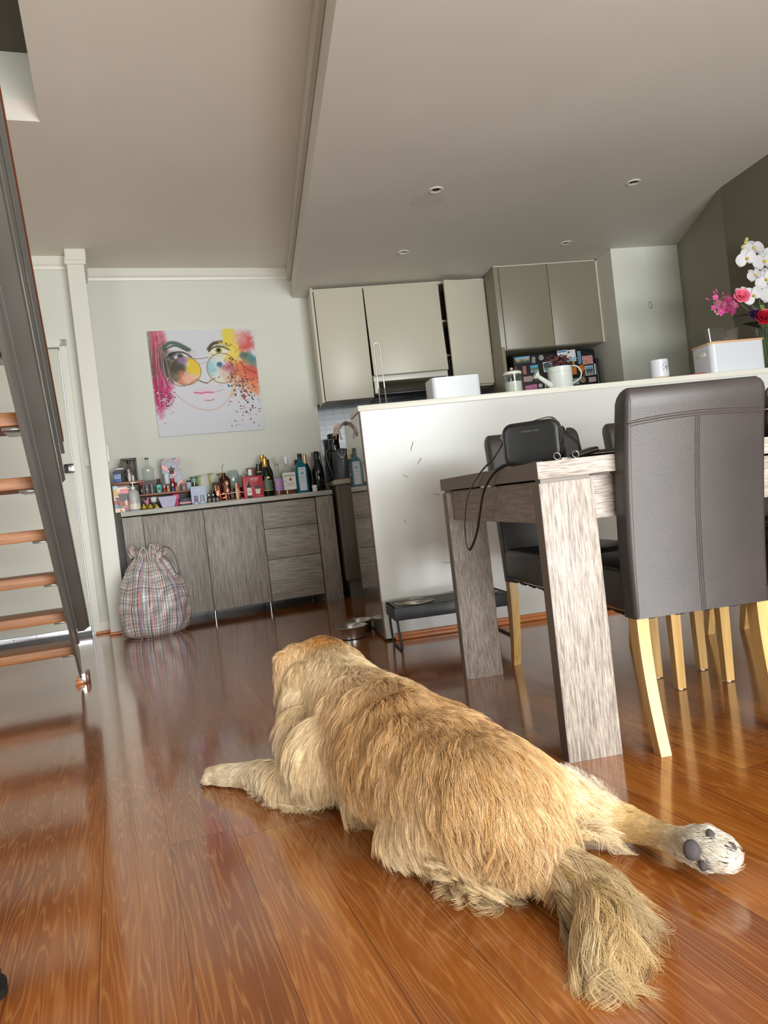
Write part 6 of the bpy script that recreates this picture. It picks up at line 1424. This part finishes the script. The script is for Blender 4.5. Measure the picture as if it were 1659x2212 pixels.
for k, (x, y, z, s_) in enumerate(OR):
    s_ *= 1.28
    nr = (-.25 + .15 * math.sin(k * 2.1), -1, .1 + .3 * math.cos(k * 1.7))
    f_ = part('blossom', M_PETW, fl, lambda b: (petal_ring(b, (x, y, z), nr, 2, s_, s_ * .62, .15, .1 * k), petal_ring(b, (x, y + .004, z), nr, 3, s_ * .95, s_ * .40, .1, PI / 2 + .1 * k)), 180)
    part('throat', mat('orchid_yellow', (214, 190, 80), .5), f_, lambda b: (sphere(b, (x, y - .010, z - .004), (s_ * .14, s_ * .2, s_ * .16), 10), tube(b, [(x, y - .012, z), (x + .006, y - .02, z - .012)], [.003, .001], 6)), 180)
for k, (x, y, z) in enumerate(((-.082, -.03, .742), (-.105, -.03, .715), (-.066, -.02, .762))): part('bud', mat('orchid_bud', (190, 180, 110), .5), fl, lambda b: sphere(b, (x, y, z), (.010, .010, .013), 10), 180)
fl = thing('orchid_spray', 'magenta artificial orchid spray reaching left from the vase', 'orchid', V0)
part('stem', M_STEM, fl, lambda b: tube(b, stem_path([(-.01, 0, .02), (-.03, 0, .26), (-.12, -.01, .38), (-.22, -.02, .44), (-.29, -.02, .42), (-.32, -.02, .37)]), .0022, 8), 180)
M_MAG = mat('orchid_magenta', (140, 34, 84), .5); M_PINKO = mat('orchid_pink', (196, 60, 136), .5)
for k, (x, z, s_, m_) in enumerate(((-.225, .425, .034, M_MAG), (-.262, .395, .034, M_MAG), (-.195, .395, .034, M_MAG), (-.235, .375, .030, M_MAG), (-.30, .445, .018, M_PINKO), (-.318, .385, .018, M_PINKO), (-.278, .357, .022, M_PINKO), (-.205, .36, .026, M_MAG), (-.29, .41, .022, M_MAG))):
    part('blossom', m_, fl, lambda b: petal_ring(b, (x, -.02, z), (-.2 + .2 * math.sin(k * 3), -1, .2 * math.cos(k * 2)), 5, s_, s_ * .42, .25, k), 180)
for k, (x, z, dx, dz) in enumerate(((-.285, .465, -.01, .03), (-.30, .46, -.012, .022), (-.245, .455, -.012, .015), (-.335, .43, -.03, .014))): part('bud', mat('bud_mauve', (170, 80, 110), .5), fl, lambda b: tube(b, [(x, -.02, z), (x + dx * .6, -.02, z + dz * .6), (x + dx, -.02, z + dz)], [.003, .006, .001], 8), 180)
for x, z in ((-.312, .362), (-.302, .348)): part('bud', mat('orchid_bud'), fl, lambda b: sphere(b, (x, -.02, z), .007, 10), 180)
def rose(b, c_, s_, nrm=(-.3, -1, .35)):
    for k, (n, L, w_, cup) in enumerate(((3, .35, .30, 2.6), (4, .55, .42, 1.6), (5, .80, .52, 1.0), (6, 1.0, .58, .55))): petal_ring(b, c_, nrm, n, L * s_, w_ * s_, cup, k * .7)
    sphere(b, c_, s_ * .32, 12)
fl = thing('rose', 'pink artificial rose beside the magenta orchids', 'rose', V0)
part('stem', M_STEM, fl, lambda b: tube(b, stem_path([(0, 0, .02), (-.02, -.01, .28), (-.08, -.02, .38), (-.14, -.03, .42)]), .0024, 8), 180); part('rose_head', mat('rose_pink', (232, 110, 140), .5), fl, lambda b: rose(b, (-.148, -.035, .432), .046), 180)
fl = thing('rose', 'deep red artificial rose at the mouth of the vase', 'rose', V0)
part('stem', M_STEM, fl, lambda b: tube(b, stem_path([(.01, 0, .02), (0, -.01, .22), (-.03, -.03, .29)]), .0024, 8), 180); part('rose_head', mat('rose_red', (170, 18, 40), .5), fl, lambda b: rose(b, (-.030, -.045, .300), .052), 180)
part('rose_head', mat('rose_purple', (58, 22, 62), .5), fl, lambda b: rose(b, (-.072, -.03, .325), .036), 180)
fl = thing('artificial_foliage', 'dark green artificial leaves around the vase flowers', 'leaves', V0)
def fol(b):
    for base, d, L, w_ in (((-.02, 0, .25), (-1, -.1, .5), .14, .026), ((-.03, 0, .28), (-1, -.1, .15), .17, .024), ((0, 0, .26), (.3, -.2, 1), .16, .03), ((.02, 0, .3), (.8, 0, .8), .14, .03), ((-.10, -.01, .33), (-1, 0, .1), .11, .022), ((0, 0, .6), (.1, 0, 1), .16, .02), ((.03, 0, .62), (.4, 0, 1), .15, .018), ((.02, -.01, .40), (.9, -.3, .1), .12, .03), ((-.02, -.01, .33), (-.8, -.4, .3), .10, .026)): leaf(b, base, d, L, w_, .25, 8)
part('leaves', M_LEAFD, fl, fol, 180)
part('twig', M_STEM, fl, lambda b: (tube(b, stem_path([(0, 0, .03), (.01, -.02, .25), (-.05, -.04, .33), (-.09, -.04, .38)]), .002, 6), tube(b, stem_path([(.01, 0, .03), (.03, -.02, .30), (.02, -.02, .5)]), .0024, 6)), 180)
for k, (x, z) in enumerate(((-.06, .355), (-.045, .33), (-.035, .375))):
    bm = new_bm(); leaf(bm, (x, -.045, z), (.5 - .3 * k, -.3, .2 - .4 * k), .032, .012); obj('young_leaf', bm, mat('leaf_fresh', (104, 150, 78), .45), fl, 180)

# wall hook
t = thing('wall_hook', 'small chrome ring hook on the white column', 'hook', (3.142, 5.40, 1.985))
part('ring', M_STEEL, t, lambda b: torus(b, (0, 0, 0), .024, .0028, 26, 8, Matrix.Diagonal((.55, 1, 1)).to_3x3() @ Matrix.Rotation(PI / 2, 3, 'X') if False else Matrix.Rotation(PI / 2, 3, 'X')), 180)
t.scale = (.55, 1, 1)

# ================================================================== MAGNETS ON THE FRIDGE (front plane y = 5.72)
YF = 5.7195
def art(o_, fn): paint(o_, fn)
def magnet(label, x, z, w_, h_, fn, rot=0.0, shape='rect', frame=None, name='fridge_magnet'):
    t_ = thing(name, label, 'magnet', (x, YF, z), 0, 'souvenir magnets on the fridge'); t_.rotation_euler = (0, rot, 0)
    if shape == 'rect': bk = part('backing', frame or mat('magnet_edge', (90, 84, 76), .5), t_, lambda b: box2(b, -w_ / 2, w_ / 2, -.004, 0, -h_ / 2, h_ / 2, .0008))
    else: bk = part('backing', frame or mat('magnet_edge'), t_, lambda b: prism(b, [(w_ / 2 * math.cos(a), h_ / 2 * math.sin(a)) for a in np.linspace(0, 2 * PI, 24, endpoint=False)], 0, .004, YUP))
    m_ = .004 if frame else .0005
    def face(b):
        if shape == 'rect': sheet(b, lambda p, q: Vector((-w_ / 2 + m_ + (w_ - 2 * m_) * p, -.0043, -h_ / 2 + m_ + (h_ - 2 * m_) * q)), 26, 26)
        else: sheet(b, lambda p, q: Vector(((w_ / 2 - m_) * q * math.cos(p * 2 * PI), -.0043, (h_ / 2 - m_) * q * math.sin(p * 2 * PI))), 30, 10)
    o_ = part('picture', attr_mat('magnet_print', .3), t_, face, 180)
    def f(co):
        X, Y = co[:, 0] / w_ + .5, co[:, 2] / h_ + .5; c = np.empty((len(X), 3)); fn(X, Y, c); return c
    paint(o_, f); return t_
def scene_(sky, land, low, spots=()):
    def f(X, Y, c):
        c[:] = low; n = .08 * np.sin(X * 17) + .06 * np.sin(X * 41 + 1)
        c[Y > .35 + n] = land; c[Y > .66 + n * .8] = sky
        for (x, y, r_, col) in spots: c[(X - x) ** 2 + (Y - y) ** 2 < r_ ** 2] = col
    return f
def patch_(cols, fx=11, fy=9):
    def f(X, Y, c):
        k = (np.floor(2 * (np.sin(X * fx) + np.sin(Y * fy + X * 5) + 2))).astype(int) % len(cols); c[:] = np.array(cols, float)[k]
    return f
FW_ = mat('photo_white', (226, 230, 230), .4)
magnet('wide panorama magnet with blue sky at the fridge top left', 2.178, 1.700, .125, .050, scene_((130, 180, 214), (150, 140, 90), (60, 84, 84), ((.22, .42, .10, (216, 160, 150)), (.80, .55, .10, (216, 160, 150)))), -.04)
magnet('small red telephone box magnet above the glass jar', 2.188, 1.617, .030, .066, patch_([(150, 60, 70), (206, 150, 150), (130, 50, 60)], 40, 50))
magnet('figure magnet in blue and white', 2.272, 1.692, .030, .050, patch_([(40, 66, 96), (206, 206, 196), (44, 56, 66)], 20, 12), .1)
magnet('silver guitar-pick shaped magnet by the plant', 2.338, 1.706, .044, .044, patch_([(150, 150, 146), (90, 96, 96), (206, 206, 200)], 15, 15), 0, 'round')
magnet('landscape magnet framed in yellow and blue', 2.272, 1.622, .072, .062, scene_((90, 170, 220), (90, 120, 60), (130, 140, 180), ((.05, .1, .12, (220, 190, 60)), (.95, .2, .14, (220, 190, 60)))), -.05, frame=mat('magnet_blue', (60, 80, 140), .5))
magnet('white-framed beach photo left of the watering can', 2.385, 1.628, .075, .078, scene_((70, 180, 214), (70, 84, 84), (110, 150, 160)), -.04, frame=FW_)
magnet('white-framed forest photo low on the fridge', 2.382, 1.482, .075, .075, scene_((150, 170, 170), (100, 120, 110), (60, 70, 60)), -.03, frame=FW_)
magnet('pink and white town magnet beside the glass jar', 2.208, 1.545, .075, .044, patch_([(196, 110, 120), (220, 220, 220), (130, 170, 150), (150, 70, 60)], 22, 14), -.05)
magnet('dark green rectangular magnet under the can spout', 2.290, 1.535, .050, .040, patch_([(36, 60, 44), (50, 70, 52), (120, 70, 50)], 12, 16), -.04)
magnet('purple, pink and red strip magnet at the bar edge', 2.228, 1.478, .100, .038, patch_([(206, 60, 140), (214, 60, 70), (220, 200, 226), (130, 110, 160)], 16, 10), -.08)
magnet('white heart-shaped magnet low beside the jar', 2.306, 1.484, .036, .034, patch_([(200, 206, 204), (170, 160, 156)], 9, 9), 0, 'round')
magnet('blue-topped white photo behind the plant', 2.520, 1.725, .085, .050, scene_((70, 120, 180), (220, 224, 224), (226, 230, 230)), -.06, frame=FW_)
magnet('white calendar-style magnet right of the plant', 2.592, 1.700, .078, .095, scene_((224, 226, 226), (220, 222, 222), (150, 180, 196), ((.28, .82, .10, (50, 52, 60)), (.60, .82, .08, (190, 170, 120)))), -.03, frame=FW_)
magnet('slim blue bottle-shaped magnet', 2.660, 1.680, .030, .105, patch_([(60, 110, 150), (150, 190, 206), (36, 60, 90)], 9, 14))
magnet('bright patchwork magnet in orange, pink and blue', 2.728, 1.655, .092, .070, patch_([(220, 90, 90), (236, 170, 110), (60, 120, 170), (140, 50, 80), (236, 200, 180)], 23, 19), -.02)
magnet('white-framed mountain photo on the right', 2.734, 1.570, .070, .078, scene_((120, 160, 200), (60, 80, 84), (130, 134, 130)), -.03, frame=FW_)
magnet('orange and black round magnet behind the can handle', 2.668, 1.590, .056, .062, patch_([(226, 150, 40), (216, 90, 50), (40, 30, 24)], 8, 9), .3, 'round')
magnet('small orange triangular magnet beside the can', 2.606, 1.578, .040, .060, patch_([(214, 120, 50), (150, 50, 40), (206, 160, 60)], 12, 13))
magnet('small yellow magnet above the orange one', 2.604, 1.640, .022, .034, patch_([(220, 160, 60), (196, 120, 50)], 8, 9))
magnet('brown cup-shaped magnet left of the mountain photo', 2.688, 1.545, .024, .040, patch_([(110, 70, 56), (80, 50, 44)], 8, 9))
magnet('black and white sketch magnet at the bar edge', 2.612, 1.492, .052, .050, patch_([(206, 210, 212), (50, 54, 60), (120, 124, 130)], 28, 26))
magnet('round bronze medallion magnet below the can handle', 2.670, 1.500, .050, .050, patch_([(130, 106, 84), (180, 160, 136), (90, 70, 56)], 16, 17), 0, 'round')
magnet('white and pink houses magnet low on the right', 2.752, 1.495, .064, .040, patch_([(206, 190, 190), (160, 90, 100), (190, 196, 206)], 24, 12), -.04)
magnet('slim white magnet at the right edge of the fridge', 2.786, 1.575, .016, .090, patch_([(200, 214, 206), (224, 226, 224)], 6, 8))
